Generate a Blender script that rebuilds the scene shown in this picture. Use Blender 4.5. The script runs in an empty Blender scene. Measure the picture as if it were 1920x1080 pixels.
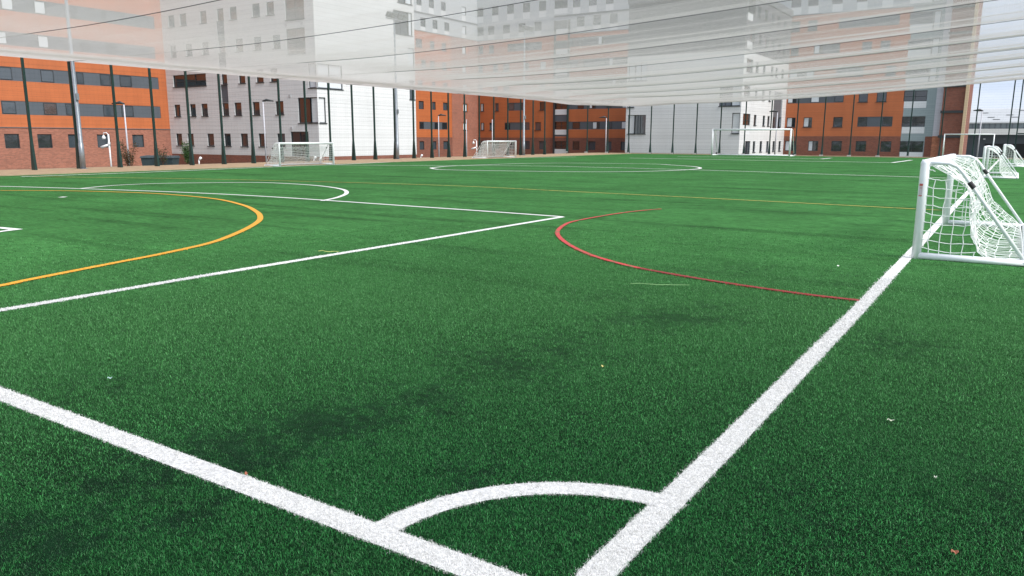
import bpy, math, random
import numpy as np
from mathutils import Matrix, Vector
random.seed(7)
rng = np.random.default_rng(11)
SC = bpy.context.scene

# ------------------------------------------------------------------ camera
# world frame: X runs along the byline (right positive), Y along the right
# touchline (away from the camera), origin at the pitch corner, metres.
CAM = Vector((1.05600, -2.00629, 1.5))
YAW, PITCH, ROLL, FPX = math.radians(32.85752), math.radians(11.02133), math.radians(0.18422), 1440.085
fw = Vector((-math.sin(YAW) * math.cos(PITCH), math.cos(YAW) * math.cos(PITCH), -math.sin(PITCH)))
rt = Vector((math.cos(YAW), math.sin(YAW), 0))
up = rt.cross(fw)
R2 = rt * math.cos(ROLL) + up * math.sin(ROLL)
U2 = up * math.cos(ROLL) - rt * math.sin(ROLL)
cam = bpy.data.cameras.new("camera")
cam.sensor_width = 36; cam.lens = FPX / 1920 * 36; cam.clip_start = 0.05; cam.clip_end = 4000
co = bpy.data.objects.new("camera", cam); SC.collection.objects.link(co)
co.matrix_world = Matrix(((R2.x, U2.x, -fw.x, CAM.x), (R2.y, U2.y, -fw.y, CAM.y), (R2.z, U2.z, -fw.z, CAM.z), (0, 0, 0, 1)))
SC.camera = co

# ------------------------------------------------------------------ world, sun, exposure
SUN_AZ, SUN_EL = math.radians(98), math.radians(46)      # azimuth measured from +Y towards +X
wd = bpy.data.worlds.new("World"); SC.world = wd; wd.use_nodes = True
nt = wd.node_tree; nt.nodes.clear()
def N(t, tree=nt, **kw):
    n = tree.nodes.new(t)
    for k, v in kw.items(): setattr(n, k, v)
    return n
out = N('ShaderNodeOutputWorld'); bg = N('ShaderNodeBackground'); bg.inputs[1].default_value = 0.092
sky = N('ShaderNodeTexSky', sky_type='NISHITA', sun_disc=False, sun_elevation=SUN_EL, sun_rotation=SUN_AZ)
sky.air_density = 1.0; sky.dust_density = 2.0
tc = N('ShaderNodeTexCoord'); mp = N('ShaderNodeMapping'); mp.inputs['Scale'].default_value = (1, 1, 3.2)
no = N('ShaderNodeTexNoise'); no.inputs['Scale'].default_value = 2.6; no.inputs['Detail'].default_value = 6; no.inputs['Roughness'].default_value = .55
cr = N('ShaderNodeValToRGB'); cr.color_ramp.elements[0].position = .38; cr.color_ramp.elements[1].position = .68
cr.color_ramp.elements[0].color = (4.5, 5.2, 6.5, 1); cr.color_ramp.elements[1].color = (7.3, 7.6, 8.2, 1)
mx = N('ShaderNodeMix', data_type='RGBA'); mx.inputs[0].default_value = .88
nt.links.new(tc.outputs['Generated'], mp.inputs[0]); nt.links.new(mp.outputs[0], no.inputs[0]); nt.links.new(no.outputs[0], cr.inputs[0])
nt.links.new(sky.outputs[0], mx.inputs[6]); nt.links.new(cr.outputs[0], mx.inputs[7])
nt.links.new(mx.outputs[2], bg.inputs[0]); nt.links.new(bg.outputs[0], out.inputs[0])
sl = bpy.data.lights.new("sun", 'SUN'); sl.energy = 2.5; sl.angle = math.radians(22); sl.color = (1, .96, .9)
so = bpy.data.objects.new("sun", sl); SC.collection.objects.link(so)
so.rotation_euler = Vector((math.sin(SUN_AZ) * math.cos(SUN_EL), math.cos(SUN_AZ) * math.cos(SUN_EL), math.sin(SUN_EL))).to_track_quat('Z', 'Y').to_euler()
SC.view_settings.view_transform = 'Standard'; SC.view_settings.look = 'None'
SC.view_settings.exposure = 0.85; SC.view_settings.gamma = 1; SC.view_settings.use_curve_mapping = False

# ------------------------------------------------------------------ measuring helpers (used once to survey the place)
def ray(px, py): return fw + R2 * ((px - 960) / FPX) - U2 * ((py - 540) / FPX)
def G(px, py, z=0.0):
    d = ray(px, py); k = (z - CAM.z) / d.z
    return (CAM.x + d.x * k, CAM.y + d.y * k)
def proj(P):
    v = Vector(P) - CAM; w = v.dot(fw)
    return 960 + FPX * v.dot(R2) / w, 540 - FPX * v.dot(U2) / w
def U(axis, c, px, z):
    """coordinate along a vertical plane (axis 's': X=-c, u=Y / axis 't': Y=c, u=-X) seen at image column px and height z"""
    if axis == 's': base, dr = Vector((-c, 0, z)), Vector((0, 1, 0))
    else: base, dr = Vector((0, c, z)), Vector((-1, 0, 0))
    k = (px - 960) / FPX; b = base - CAM
    return (k * b.dot(fw) - b.dot(R2)) / (dr.dot(R2) - k * dr.dot(fw))
def ZP(axis, c, px, py):
    d = ray(px, py)
    k = (-c - CAM.x) / d.x if axis == 's' else (c - CAM.y) / d.y
    return CAM.z + d.z * k

# ------------------------------------------------------------------ materials
MATS = {}
def mat(name, col, rough=.7, metal=0.0, var=.0, vscale=3.0, spec=.5, boards=None, brick=False, bump=0.0, trans=0.0, streak=0.0):
    if name in MATS: return MATS[name]
    m = bpy.data.materials.new(name); m.use_nodes = True; t = m.node_tree
    b = t.nodes['Principled BSDF']; b.inputs['Base Color'].default_value = (*col, 1)
    b.inputs['Roughness'].default_value = rough; b.inputs['Metallic'].default_value = metal
    b.inputs['Specular IOR Level'].default_value = spec
    L = t.links.new
    geo = N('ShaderNodeNewGeometry', t)
    last = None
    if var > 0:
        n = N('ShaderNodeTexNoise', t); n.inputs['Scale'].default_value = vscale; n.inputs['Detail'].default_value = 5
        L(geo.outputs['Position'], n.inputs[0])
        r = N('ShaderNodeMapRange', t); r.inputs[1].default_value = .25; r.inputs[2].default_value = .75
        r.inputs[3].default_value = 1 - var; r.inputs[4].default_value = 1 + var
        L(n.outputs[0], r.inputs[0])
        h = N('ShaderNodeVectorMath', t, operation='SCALE'); h.inputs[0].default_value = col; L(r.outputs[0], h.inputs[3]); last = h.outputs[0]
    if streak > 0:
        n = N('ShaderNodeTexNoise', t); n.inputs['Scale'].default_value = 1; n.inputs['Detail'].default_value = 4
        q = N('ShaderNodeMapping', t); q.inputs['Scale'].default_value = (1.3, 1.3, .12)
        L(geo.outputs['Position'], q.inputs[0]); L(q.outputs[0], n.inputs[0])
        r = N('ShaderNodeMapRange', t); r.inputs[1].default_value = .35; r.inputs[2].default_value = .7
        r.inputs[3].default_value = 1; r.inputs[4].default_value = 1 - streak
        L(n.outputs[0], r.inputs[0])
        h = N('ShaderNodeVectorMath', t, operation='SCALE')
        if last: L(last, h.inputs[0])
        else: h.inputs[0].default_value = col
        L(r.outputs[0], h.inputs[3]); last = h.outputs[0]
    if boards:
        hgt, dark = boards
        s = N('ShaderNodeSeparateXYZ', t); L(geo.outputs['Position'], s.inputs[0])
        d = N('ShaderNodeMath', t, operation='DIVIDE'); L(s.outputs[2], d.inputs[0]); d.inputs[1].default_value = hgt
        f = N('ShaderNodeMath', t, operation='FRACT'); L(d.outputs[0], f.inputs[0])
        g = N('ShaderNodeMapRange', t, interpolation_type='SMOOTHSTEP'); g.inputs[1].default_value = 0; g.inputs[2].default_value = .16
        g.inputs[3].default_value = dark; g.inputs[4].default_value = 1
        L(f.outputs[0], g.inputs[0])
        fl = N('ShaderNodeMath', t, operation='FLOOR'); L(d.outputs[0], fl.inputs[0])
        wn = N('ShaderNodeTexWhiteNoise', t, noise_dimensions='1D'); L(fl.outputs[0], wn.inputs['W'])
        r2 = N('ShaderNodeMapRange', t); r2.inputs[3].default_value = .96; r2.inputs[4].default_value = 1.03; L(wn.outputs[0], r2.inputs[0])
        mu = N('ShaderNodeMath', t, operation='MULTIPLY'); L(g.outputs[0], mu.inputs[0]); L(r2.outputs[0], mu.inputs[1])
        h = N('ShaderNodeVectorMath', t, operation='SCALE')
        if last: L(last, h.inputs[0])
        else: h.inputs[0].default_value = col
        L(mu.outputs[0], h.inputs[3]); last = h.outputs[0]
    if brick:
        s = N('ShaderNodeSeparateXYZ', t); L(geo.outputs['Position'], s.inputs[0])
        ad = N('ShaderNodeMath', t, operation='ADD'); L(s.outputs[0], ad.inputs[0]); L(s.outputs[1], ad.inputs[1])
        cb = N('ShaderNodeCombineXYZ', t); L(ad.outputs[0], cb.inputs[0]); L(s.outputs[2], cb.inputs[1])
        bt = N('ShaderNodeTexBrick', t); bt.inputs['Scale'].default_value = 1
        bt.inputs['Brick Width'].default_value = .225; bt.inputs['Row Height'].default_value = .075; bt.inputs['Mortar Size'].default_value = .006
        c = Vector(col)
        bt.inputs['Color1'].default_value = (*(c * .8), 1); bt.inputs['Color2'].default_value = (*(c * 1.22), 1); bt.inputs['Mortar'].default_value = (*(c * .4 + Vector((.13, .12, .11))), 1)
        L(cb.outputs[0], bt.inputs[0])
        if last:
            dv = N('ShaderNodeVectorMath', t, operation='DIVIDE'); L(last, dv.inputs[0]); dv.inputs[1].default_value = col
            mu = N('ShaderNodeVectorMath', t, operation='MULTIPLY'); L(dv.outputs[0], mu.inputs[0]); L(bt.outputs[0], mu.inputs[1]); last = mu.outputs[0]
        else: last = bt.outputs[0]
    if last: L(last, b.inputs['Base Color'])
    if bump > 0:
        n = N('ShaderNodeTexNoise', t); n.inputs['Scale'].default_value = vscale * 8; L(geo.outputs['Position'], n.inputs[0])
        bp = N('ShaderNodeBump', t); bp.inputs['Strength'].default_value = bump; bp.inputs['Distance'].default_value = .02
        L(n.outputs[0], bp.inputs['Height']); L(bp.outputs[0], b.inputs['Normal'])
    if trans > 0:
        tr = N('ShaderNodeBsdfTranslucent', t); tr.inputs[0].default_value = (*col, 1)
        ms = N('ShaderNodeMixShader', t); ms.inputs[0].default_value = trans
        L(b.outputs[0], ms.inputs[1]); L(tr.outputs[0], ms.inputs[2]); L(ms.outputs[0], t.nodes['Material Output'].inputs[0])
    MATS[name] = m; return m
def glass(name, col, rough=.06, wav=.02):
    m = mat(name, col, rough, spec=.9); t = m.node_tree; b = t.nodes['Principled BSDF']
    b.inputs['IOR'].default_value = 1.6
    geo = N('ShaderNodeNewGeometry', t); n = N('ShaderNodeTexNoise', t); n.inputs['Scale'].default_value = .9
    t.links.new(geo.outputs['Position'], n.inputs[0])
    bp = N('ShaderNodeBump', t); bp.inputs['Strength'].default_value = wav * 10; bp.inputs['Distance'].default_value = .03
    t.links.new(n.outputs[0], bp.inputs['Height']); t.links.new(bp.outputs[0], b.inputs['Normal'])
    return m
M_ORANGE = mat('orange_cladding', (.47, .135, .046), .55, var=.07, vscale=.6, boards=(.36, .86), streak=.10)
M_BRICK = mat('red_brick', (.31, .117, .075), .85, var=.10, vscale=.5, brick=True)
M_BRICKD = mat('dark_red_brick', (.20, .062, .036), .85, var=.12, vscale=.5, brick=True)
M_WHITE = mat('white_cladding', (.67, .68, .69), .5, var=.03, vscale=.4, boards=(.37, .76), streak=.05)
M_GREYC = mat('grey_cladding', (.44, .47, .50), .5, var=.04, vscale=.4, boards=(1.4, .9))
M_SLATE = mat('slate_grey_cladding', (.105, .11, .125), .6, var=.05, vscale=.4, boards=(.37, .9), streak=.08)
M_STEELC = mat('blue_grey_panels', (.27, .33, .345), .5, var=.04, vscale=.6, boards=(.28, .82))
M_LILAC = mat('pale_lilac_cladding', (.50, .50, .55), .5, var=.03, boards=(.37, .9))
M_CREAM = mat('cream_trim', (.62, .47, .30), .7, var=.05)
M_FRAME = mat('dark_window_frame', (.030, .036, .042), .45)
M_PANEL = mat('anthracite_panel', (.085, .10, .12), .5, var=.05, vscale=.7)
M_WPANEL = mat('white_panel', (.66, .68, .70), .45, var=.02)
M_GLASS = glass('window_glass', (.014, .018, .022))
M_GLASS2 = glass('window_glass_pale', (.05, .065, .08))
M_GLASSR = glass('window_glass_reflection_tint', (.050, .028, .022))  # red-brown base colour paints in the reflection of orange cladding
M_BLIND = mat('window_blind', (.62, .66, .70), .4, var=.03)
M_ROOFM = mat('roof_felt', (.12, .12, .12), .9, var=.1)
M_STRING = mat('string_course', (.13, .14, .155), .6)
M_GREEN = mat('green_powder_coat', (.004, .030, .025), .45, var=.15, vscale=4)
M_GALV = mat('galvanised_steel', (.27, .30, .33), .42, metal=.55, var=.15, vscale=5)
M_LAMPW = mat('pale_painted_steel', (.48, .48, .53), .5, var=.05)
M_DARKM = mat('dark_lamp_housing', (.03, .033, .036), .5)
M_GOAL = mat('white_goal_paint', (.88, .90, .93), .33, var=.05, vscale=6, streak=.05)
M_NETW = mat('goal_net_cord', (.86, .89, .88), .7, trans=.15)
M_ROOFNET = mat('roof_net_cord', (.84, .81, .80), .8, trans=.55)
M_CABLE = mat('steel_cable', (.07, .075, .08), .6)
M_BLACK = mat('black_rubber', (.012, .012, .014), .6)
M_BIN = mat('bin_plastic', (.035, .055, .065), .5, var=.1)
M_STICK = mat('sticker_paper', (.62, .55, .58), .5)
M_RED = mat('sticker_red', (.55, .10, .08), .5)

# ------------------------------------------------------------------ mesh builder
class MB:
    def __init__(s): s.v = []; s.f = []; s.m = []; s.mats = []
    def mi(s, m):
        if m not in s.mats: s.mats.append(m)
        return s.mats.index(m)
    def face(s, pts, m):
        i = len(s.v); s.v += [tuple(p) for p in pts]; s.f.append(tuple(range(i, i + len(pts)))); s.m.append(s.mi(m))
    def hexa(s, c, m):           # c: 8 corners, bottom loop 0-3, top loop 4-7
        i = len(s.v); s.v += [tuple(p) for p in c]; k = s.mi(m)
        for q in ((3, 2, 1, 0), (4, 5, 6, 7), (0, 1, 5, 4), (1, 2, 6, 5), (2, 3, 7, 6), (3, 0, 4, 7)):
            s.f.append(tuple(i + a for a in q)); s.m.append(k)
    def box(s, x0, x1, y0, y1, z0, z1, m, T=None):
        c = [(x0, y0, z0), (x1, y0, z0), (x1, y1, z0), (x0, y1, z0), (x0, y0, z1), (x1, y0, z1), (x1, y1, z1), (x0, y1, z1)]
        if T: c = [T(*p) for p in c]
        s.hexa(c, m)
    def tube(s, pts, r, m, n=10, cap=True):
        pts = [Vector(p) for p in pts]; rs = r if isinstance(r, (list, tuple)) else [r] * len(pts)
        k = s.mi(m); base = len(s.v); prev = None
        for i, p in enumerate(pts):
            a = pts[max(i - 1, 0)]; b = pts[min(i + 1, len(pts) - 1)]; d = (b - a).normalized()
            if prev is None:
                h = Vector((0, 0, 1)) if abs(d.z) < .9 else Vector((1, 0, 0)); x = d.cross(h).normalized()
            else: x = (prev - d * prev.dot(d)).normalized()
            prev = x; y = d.cross(x)
            for j in range(n):
                t = 2 * math.pi * j / n; s.v.append(tuple(p + (x * math.cos(t) + y * math.sin(t)) * rs[i]))
        for i in range(len(pts) - 1):
            for j in range(n):
                a = base + i * n + j; b = base + i * n + (j + 1) % n
                s.f.append((a, b, b + n, a + n)); s.m.append(k)
        if cap:
            s.f.append(tuple(base + j for j in reversed(range(n)))); s.m.append(k)
            q = base + (len(pts) - 1) * n; s.f.append(tuple(q + j for j in range(n))); s.m.append(k)
    def build(s, name, parent=None, smooth=False, bevel=0):
        me = bpy.data.meshes.new(name); me.from_pydata(s.v, [], s.f)
        for m in s.mats: me.materials.append(m)
        me.polygons.foreach_set('material_index', s.m)
        if smooth: me.polygons.foreach_set('use_smooth', [True] * len(s.f))
        me.update()
        o = bpy.data.objects.new(name, me); SC.collection.objects.link(o)
        if parent: o.parent = parent
        if bevel:
            b = o.modifiers.new('bevel', 'BEVEL'); b.width = bevel; b.segments = 2; b.limit_method = 'ANGLE'
        return o
def tag(o, label, cat, group=None):
    o['label'] = label; o['category'] = cat
    if group: o['group'] = group
    return o
def struct(o): o['kind'] = 'structure'; return o
def thing(name, label, cat, loc=(0, 0, 0), rz=0.0, group=None):
    o = bpy.data.objects.new(name, None); SC.collection.objects.link(o); o.empty_display_size = .3
    o.location = loc; o.rotation_euler = (0, 0, rz); return tag(o, label, cat, group)
def copy_tree(o, parent=None):
    c = o.copy(); SC.collection.objects.link(c)
    if parent: c.parent = parent
    for ch in list(o.children): copy_tree(ch, c)
    return c

# ------------------------------------------------------------------ ground
FX0, FX1, FY1 = -36.6, 6.0, 73.0            # fence lines: left X, right X, far Y
TX0, TY1 = -31.95, 71.6                     # turf edges
def outer_z(x, y):
    d = max(FX0 - 2 - x, y - FY1 - 2, 0)
    t = min(d / 14, 1); return -.03 - 1.35 * t * t * (3 - 2 * t)
xs = [-1600, -700, -300, -150] + list(np.linspace(-90, 30, 61)) + [80, 200, 600, 1600]
ys = [-1600, -400, -100] + list(np.linspace(-40, 120, 65)) + [160, 260, 500, 1000, 2200]
mb = MB(); MG = mat('outer_ground', (.10, .115, .07), .95, var=.35, vscale=.25, bump=.4)
vid = {}
for j, y in enumerate(ys):
    for i, x in enumerate(xs): vid[i, j] = len(mb.v); mb.v.append((x, y, outer_z(x, y)))
k = mb.mi(MG)
for j in range(len(ys) - 1):
    for i in range(len(xs) - 1): mb.f.append((vid[i, j], vid[i + 1, j], vid[i + 1, j + 1], vid[i, j + 1])); mb.m.append(k)
struct(mb.build('ground', smooth=True))

# turf base sheet: dark infill close up, matted fibre colour further out
m = bpy.data.materials.new('turf_carpet'); m.use_nodes = True; t = m.node_tree; b = t.nodes['Principled BSDF']; b.inputs['Roughness'].default_value = .9
b.inputs['Specular IOR Level'].default_value = .05
geo = N('ShaderNodeNewGeometry', t); L = t.links.new
def tex(scale, mapping=None, detail=5, rough=.6):
    n = N('ShaderNodeTexNoise', t); n.inputs['Scale'].default_value = scale; n.inputs['Detail'].default_value = detail; n.inputs['Roughness'].default_value = rough
    if mapping:
        q = N('ShaderNodeMapping', t); q.inputs['Scale'].default_value = mapping; L(geo.outputs['Position'], q.inputs[0]); L(q.outputs[0], n.inputs[0])
    else: L(geo.outputs['Position'], n.inputs[0])
    return n.outputs[0]
def mrange(v, a, b_, c, d):
    r = N('ShaderNodeMapRange', t); r.inputs[1].default_value = a; r.inputs[2].default_value = b_; r.inputs[3].default_value = c; r.inputs[4].default_value = d; L(v, r.inputs[0]); return r.outputs[0]
def mul(a, b_):
    r = N('ShaderNodeMath', t, operation='MULTIPLY'); L(a, r.inputs[0]); L(b_, r.inputs[1]); return r.outputs[0]
a1 = mrange(tex(.5), .3, .7, .78, 1.18)
a2 = mrange(tex(9, (.6, 1.6, 1), 5, .75), .3, .7, .52, 1.48)
a3 = mrange(tex(.55, (.22, 2.6, 1), 6), .52, .70, 1.0, .55)        # brushed ridges running across the pitch
a4 = mrange(tex(2.2), .3, .7, .86, 1.12)
sc_ = mul(mul(a1, a2), mul(a3, a4))
sp = N('ShaderNodeSeparateXYZ', t); L(geo.outputs['Position'], sp.inputs[0])
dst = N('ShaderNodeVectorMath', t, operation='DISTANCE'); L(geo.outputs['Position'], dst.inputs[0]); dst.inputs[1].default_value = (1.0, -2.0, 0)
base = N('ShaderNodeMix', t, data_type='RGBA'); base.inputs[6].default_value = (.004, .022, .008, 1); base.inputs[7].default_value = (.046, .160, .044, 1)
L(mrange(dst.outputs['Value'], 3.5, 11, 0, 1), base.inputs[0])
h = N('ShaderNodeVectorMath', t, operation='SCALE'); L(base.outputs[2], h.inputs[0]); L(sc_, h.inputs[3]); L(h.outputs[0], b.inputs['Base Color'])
bp = N('ShaderNodeBump', t); bp.inputs['Strength'].default_value = .5; bp.inputs['Distance'].default_value = .03; L(tex(20, detail=4), bp.inputs['Height']); L(bp.outputs[0], b.inputs['Normal'])
M_TURF = m
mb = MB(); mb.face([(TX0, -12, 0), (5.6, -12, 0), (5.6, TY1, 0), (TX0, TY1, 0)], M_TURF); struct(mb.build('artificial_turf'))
M_TAN = mat('sandy_path', (.36, .25, .15), .9, var=.22, vscale=2.5, bump=.5)
M_TAN2 = mat('worn_verge', (.20, .135, .07), .95, var=.35, vscale=1.2, bump=.5)
mb = MB(); mb.face([(FX0 - 1.2, -12, .012), (TX0, -12, .012), (TX0, TY1, .012), (FX0 - 1.2, TY1, .012)], M_TAN); struct(mb.build('sandy_path'))
mb = MB(); mb.face([(FX0 - 1.2, TY1, .012), (5.6, TY1, .012), (5.6, FY1 + 2.5, .012), (FX0 - 1.2, FY1 + 2.5, .012)], M_TAN2); struct(mb.build('worn_verge'))
mb = MB(); M_EDGE = mat('concrete_edging', (.38, .30, .20), .9, var=.2)
mb.box(TX0 - .10, TX0, -12, TY1, 0, .035, M_EDGE); mb.box(TX0, 5.6, TY1, TY1 + .1, 0, .035, M_EDGE); struct(mb.build('edging_kerb'))

# ------------------------------------------------------------------ pitch markings
W_LINE = (.88, .88, .86)
def P(*pts): return [G(*p) for p in pts]
def arc(cx, cy, r, a0, a1, n=48): return [(cx + r * math.cos(math.radians(a0 + (a1 - a0) * i / n)), cy + r * math.sin(math.radians(a0 + (a1 - a0) * i / n))) for i in range(n + 1)]
def smooth(pts, n=10):        # Catmull-Rom
    o = []
    for i in range(len(pts) - 1):
        p0 = pts[max(i - 1, 0)]; p1 = pts[i]; p2 = pts[i + 1]; p3 = pts[min(i + 2, len(pts) - 1)]
        for k in range(n):
            u = k / n
            o.append(tuple(.5 * ((2 * p1[a]) + (-p0[a] + p2[a]) * u + (2 * p0[a] - 5 * p1[a] + 4 * p2[a] - p3[a]) * u * u + (-p0[a] + 3 * p1[a] - 3 * p2[a] + p3[a]) * u ** 3) for a in (0, 1)))
    return o + [pts[-1]]
YEL = (.80, .38, .03); REDC = (.62, .06, .06)
pc = G(1055, 407)
MARKS = [
 ('touchline', [(0, 0)] + P((1117, 1080), (1372, 826), (1606, 585), (1731, 450)) + [(0, 17.5), (0, TY1 - 1.4)], .122, W_LINE, 1),
 ('goal_line', [(.061, 0), (-14, .0), (-31.4, 0)], .122, W_LINE, 1),
 ('corner_arc', arc(0, 0, .86, 90, 180), .115, W_LINE, 1),
 ('penalty_area_line', [(G(0, 583)[0] + (G(0, 583)[0] - G(400, 515)[0]) * G(0, 583)[1] / (G(400, 515)[1] - G(0, 583)[1]), 0)] + P((0, 583), (400, 515), (800, 449.4)) + [pc], .12, W_LINE, .96),
 ('penalty_area_front_line', [pc] + smooth(P((1054.9, 406.9), (800, 389), (400, 363.5), (0, 349.6), (-300, 345)))[1:], .12, W_LINE, .9),
 ('goal_area_line', P((-260, 480), (0, 434.8), (31, 431), (0, 427.5), (-260, 411)), .12, W_LINE, .95),
 ('penalty_spot', P((112.5, 370), (123.5, 370)), .22, W_LINE, .9),
 ('penalty_arc', smooth(P((604, 377), (635, 370), (650, 362), (640, 355), (600, 349), (545, 345), (483, 342.6), (400, 343), (300, 344.4), (215, 348), (150, 354))), .12, W_LINE, .9),
 ('yellow_arc', smooth(P((-120, 556), (0, 537), (58, 525), (200, 497), (310, 475.5), (400, 454.6), (455, 433), (483, 417), (488, 407), (480, 397), (455, 385), (400, 373), (300, 364), (200, 360), (100, 358), (0, 357.7))), .105, YEL, .95),
 ('yellow_line', smooth(P((60, 331.5), (146, 332.7), (400, 336.5), (800, 347), (1100, 361), (1400, 376), (1717, 392.5), (1768, 395))), .085, (.62, .50, .10), .7),
 ('red_arc', smooth(P((1611, 565), (1500, 552), (1362, 532), (1270, 517), (1181, 500), (1105, 478), (1060, 455), (1045, 437.5), (1056, 424), (1080, 415), (1152, 402), (1200, 396), (1240, 392.5))), .070, REDC, .66),
 ('centre_circle', smooth(P((807.5, 315.3), (822, 318), (870, 319.5), (946.7, 320.8), (1060, 322.3), (1155, 322.5), (1235, 321), (1290, 318.6), (1313, 315.9), (1300, 312.6), (1260, 309.8), (1230, 308), (1160, 306.8), (1060, 306), (985, 306.8), (900, 309.5), (840, 312), (807.5, 315.3))), .17, W_LINE, .92),
 ('halfway_line', smooth(P((627, 309.8), (796, 310.8), (987, 311.4), (1080, 313), (1280, 318.3), (1417, 322.5), (1560, 327.5), (1720, 332.5), (1838, 337))), .15, W_LINE, .76),
 ('far_penalty_area_line', P((1180, 296.6), (1400, 300.5), (1673, 305.3), (1709, 300.5)), .26, W_LINE, .84),
 ('far_goal_area_line', P((1270, 293.6), (1400, 295.2), (1540, 298.3), (1558, 296.7)), .26, W_LINE, .84),
 ('far_touchline', smooth(P((40, 332), (275, 323.5), (525, 313), (627, 309.3), (780, 302.2), (913, 297.8), (1080, 294.5))), .18, W_LINE, .70),
]
def mark_mat(col, worn):
    nm = 'marking_%02d%02d%02d_%02d' % (int(col[0] * 99), int(col[1] * 99), int(col[2] * 99), int(worn * 99))
    if nm in MATS: return MATS[nm]
    m = bpy.data.materials.new(nm); m.use_nodes = True; t = m.node_tree; b = t.nodes['Principled BSDF']; b.inputs['Roughness'].default_value = .85
    g = N('ShaderNodeNewGeometry', t); n = N('ShaderNodeTexNoise', t); n.inputs['Scale'].default_value = 7; n.inputs['Detail'].default_value = 6
    t.links.new(g.outputs['Position'], n.inputs[0])
    r = N('ShaderNodeMapRange', t); lo = .62 - worn * .62; r.inputs[1].default_value = max(lo, 0) + .02; r.inputs[2].default_value = max(lo, 0) + .3; t.links.new(n.outputs[0], r.inputs[0])
    mx = N('ShaderNodeMix', t, data_type='RGBA'); mx.inputs[6].default_value = (.05, .16, .07, 1); mx.inputs[7].default_value = (*[c * .86 for c in col], 1)
    t.links.new(r.outputs[0], mx.inputs[0]); t.links.new(mx.outputs[2], b.inputs['Base Color']); MATS[nm] = m; return m

# ------------------------------------------------------------------ turf fibres near the camera
FIB = None
def fibre_mat():
    m = bpy.data.materials.new('turf_fibre'); m.use_nodes = True; t = m.node_tree; b = t.nodes['Principled BSDF']
    b.inputs['Roughness'].default_value = .6; b.inputs['Specular IOR Level'].default_value = .12
    a = N('ShaderNodeAttribute', t); a.attribute_name = 'fibre'
    tr = N('ShaderNodeBsdfTranslucent', t); ms = N('ShaderNodeMixShader', t); ms.inputs[0].default_value = .3
    t.links.new(a.outputs['Color'], b.inputs['Base Color']); t.links.new(a.outputs['Color'], tr.inputs[0])
    t.links.new(b.outputs[0], ms.inputs[1]); t.links.new(tr.outputs[0], ms.inputs[2]); t.links.new(ms.outputs[0], t.nodes['Material Output'].inputs[0])
    return m
FIB = fibre_mat()
M_ROOTS = mat('infill_between_fibres', (.50, .50, .50), .9, var=.35, vscale=60)
def blades(xy, d, col, hmul):
    n = len(xy); wdt = .0015 * np.maximum(1, d / 3.2) * rng.uniform(.7, 1.3, n)
    hgt = rng.uniform(.007, .016, n) * hmul * np.clip(d / 4, 1, 1.5)
    az = rng.uniform(0, 2 * np.pi, n); lean = rng.uniform(.2, 1.5, n)
    fa = az + rng.uniform(-.9, .9, n) + np.pi / 2
    wx, wy = np.cos(fa) * wdt / 2, np.sin(fa) * wdt / 2
    lx, ly = np.cos(az) * lean * hgt, np.sin(az) * lean * hgt
    V = np.zeros((n, 5, 3))
    x, y = xy[:, 0], xy[:, 1]
    V[:, 0] = np.stack([x - wx, y - wy, 0 * x - .001], 1); V[:, 1] = np.stack([x + wx, y + wy, 0 * x - .001], 1)
    mzz = hgt * .62
    V[:, 2] = np.stack([x + wx * .85 + lx * .38, y + wy * .85 + ly * .38, mzz], 1); V[:, 3] = np.stack([x - wx * .85 + lx * .38, y - wy * .85 + ly * .38, mzz], 1)
    V[:, 4] = np.stack([x + lx, y + ly, hgt * (1.05 - .42 * lean)], 1)
    return V.reshape(-1, 3), np.repeat(col, 5, axis=0)
def fibre_mesh(name, V, C, sheet=None):
    """mesh of blades, with an optional flat sheet (marking) below them"""
    sv = []; sf = []; me = bpy.data.meshes.new(name)
    n = len(V) // 5
    if sheet: sv, sf, smat, smi, sroot = sheet
    nv = len(V) + len(sv); off = len(V)
    loops = np.concatenate([(np.arange(n)[:, None] * 5 + np.array([0, 1, 2, 3])).reshape(-1), (np.arange(n)[:, None] * 5 + np.array([3, 2, 4])).reshape(-1),
                            np.array([off + a for f in sf for a in f], dtype=np.int64)]).astype(np.int32)
    ls = np.concatenate([np.arange(n) * 4, n * 4 + np.arange(n) * 3, n * 7 + np.arange(len(sf)) * 4]).astype(np.int32)
    me.vertices.add(nv); me.loops.add(len(loops)); me.polygons.add(len(ls))
    allv = np.concatenate([V, np.array(sv).reshape(-1, 3)]) if sv else V
    me.vertices.foreach_set('co', allv.astype(np.float32).reshape(-1)); me.loops.foreach_set('vertex_index', loops)
    me.polygons.foreach_set('loop_start', ls)
    me.materials.append(FIB)
    if sheet:
        me.materials.append(smat); me.materials.append(sroot); me.polygons.foreach_set('material_index', np.concatenate([np.zeros(2 * n), np.array(smi)]).astype(np.int32))
    at = me.attributes.new('fibre', 'FLOAT_COLOR', 'POINT')
    cc = np.ones((nv, 4), dtype=np.float32); cc[:len(V), :3] = C
    at.data.foreach_set('color', cc.reshape(-1))
    me.update(calc_edges=True)
    o = bpy.data.objects.new(name, me); SC.collection.objects.link(o); return o

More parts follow.
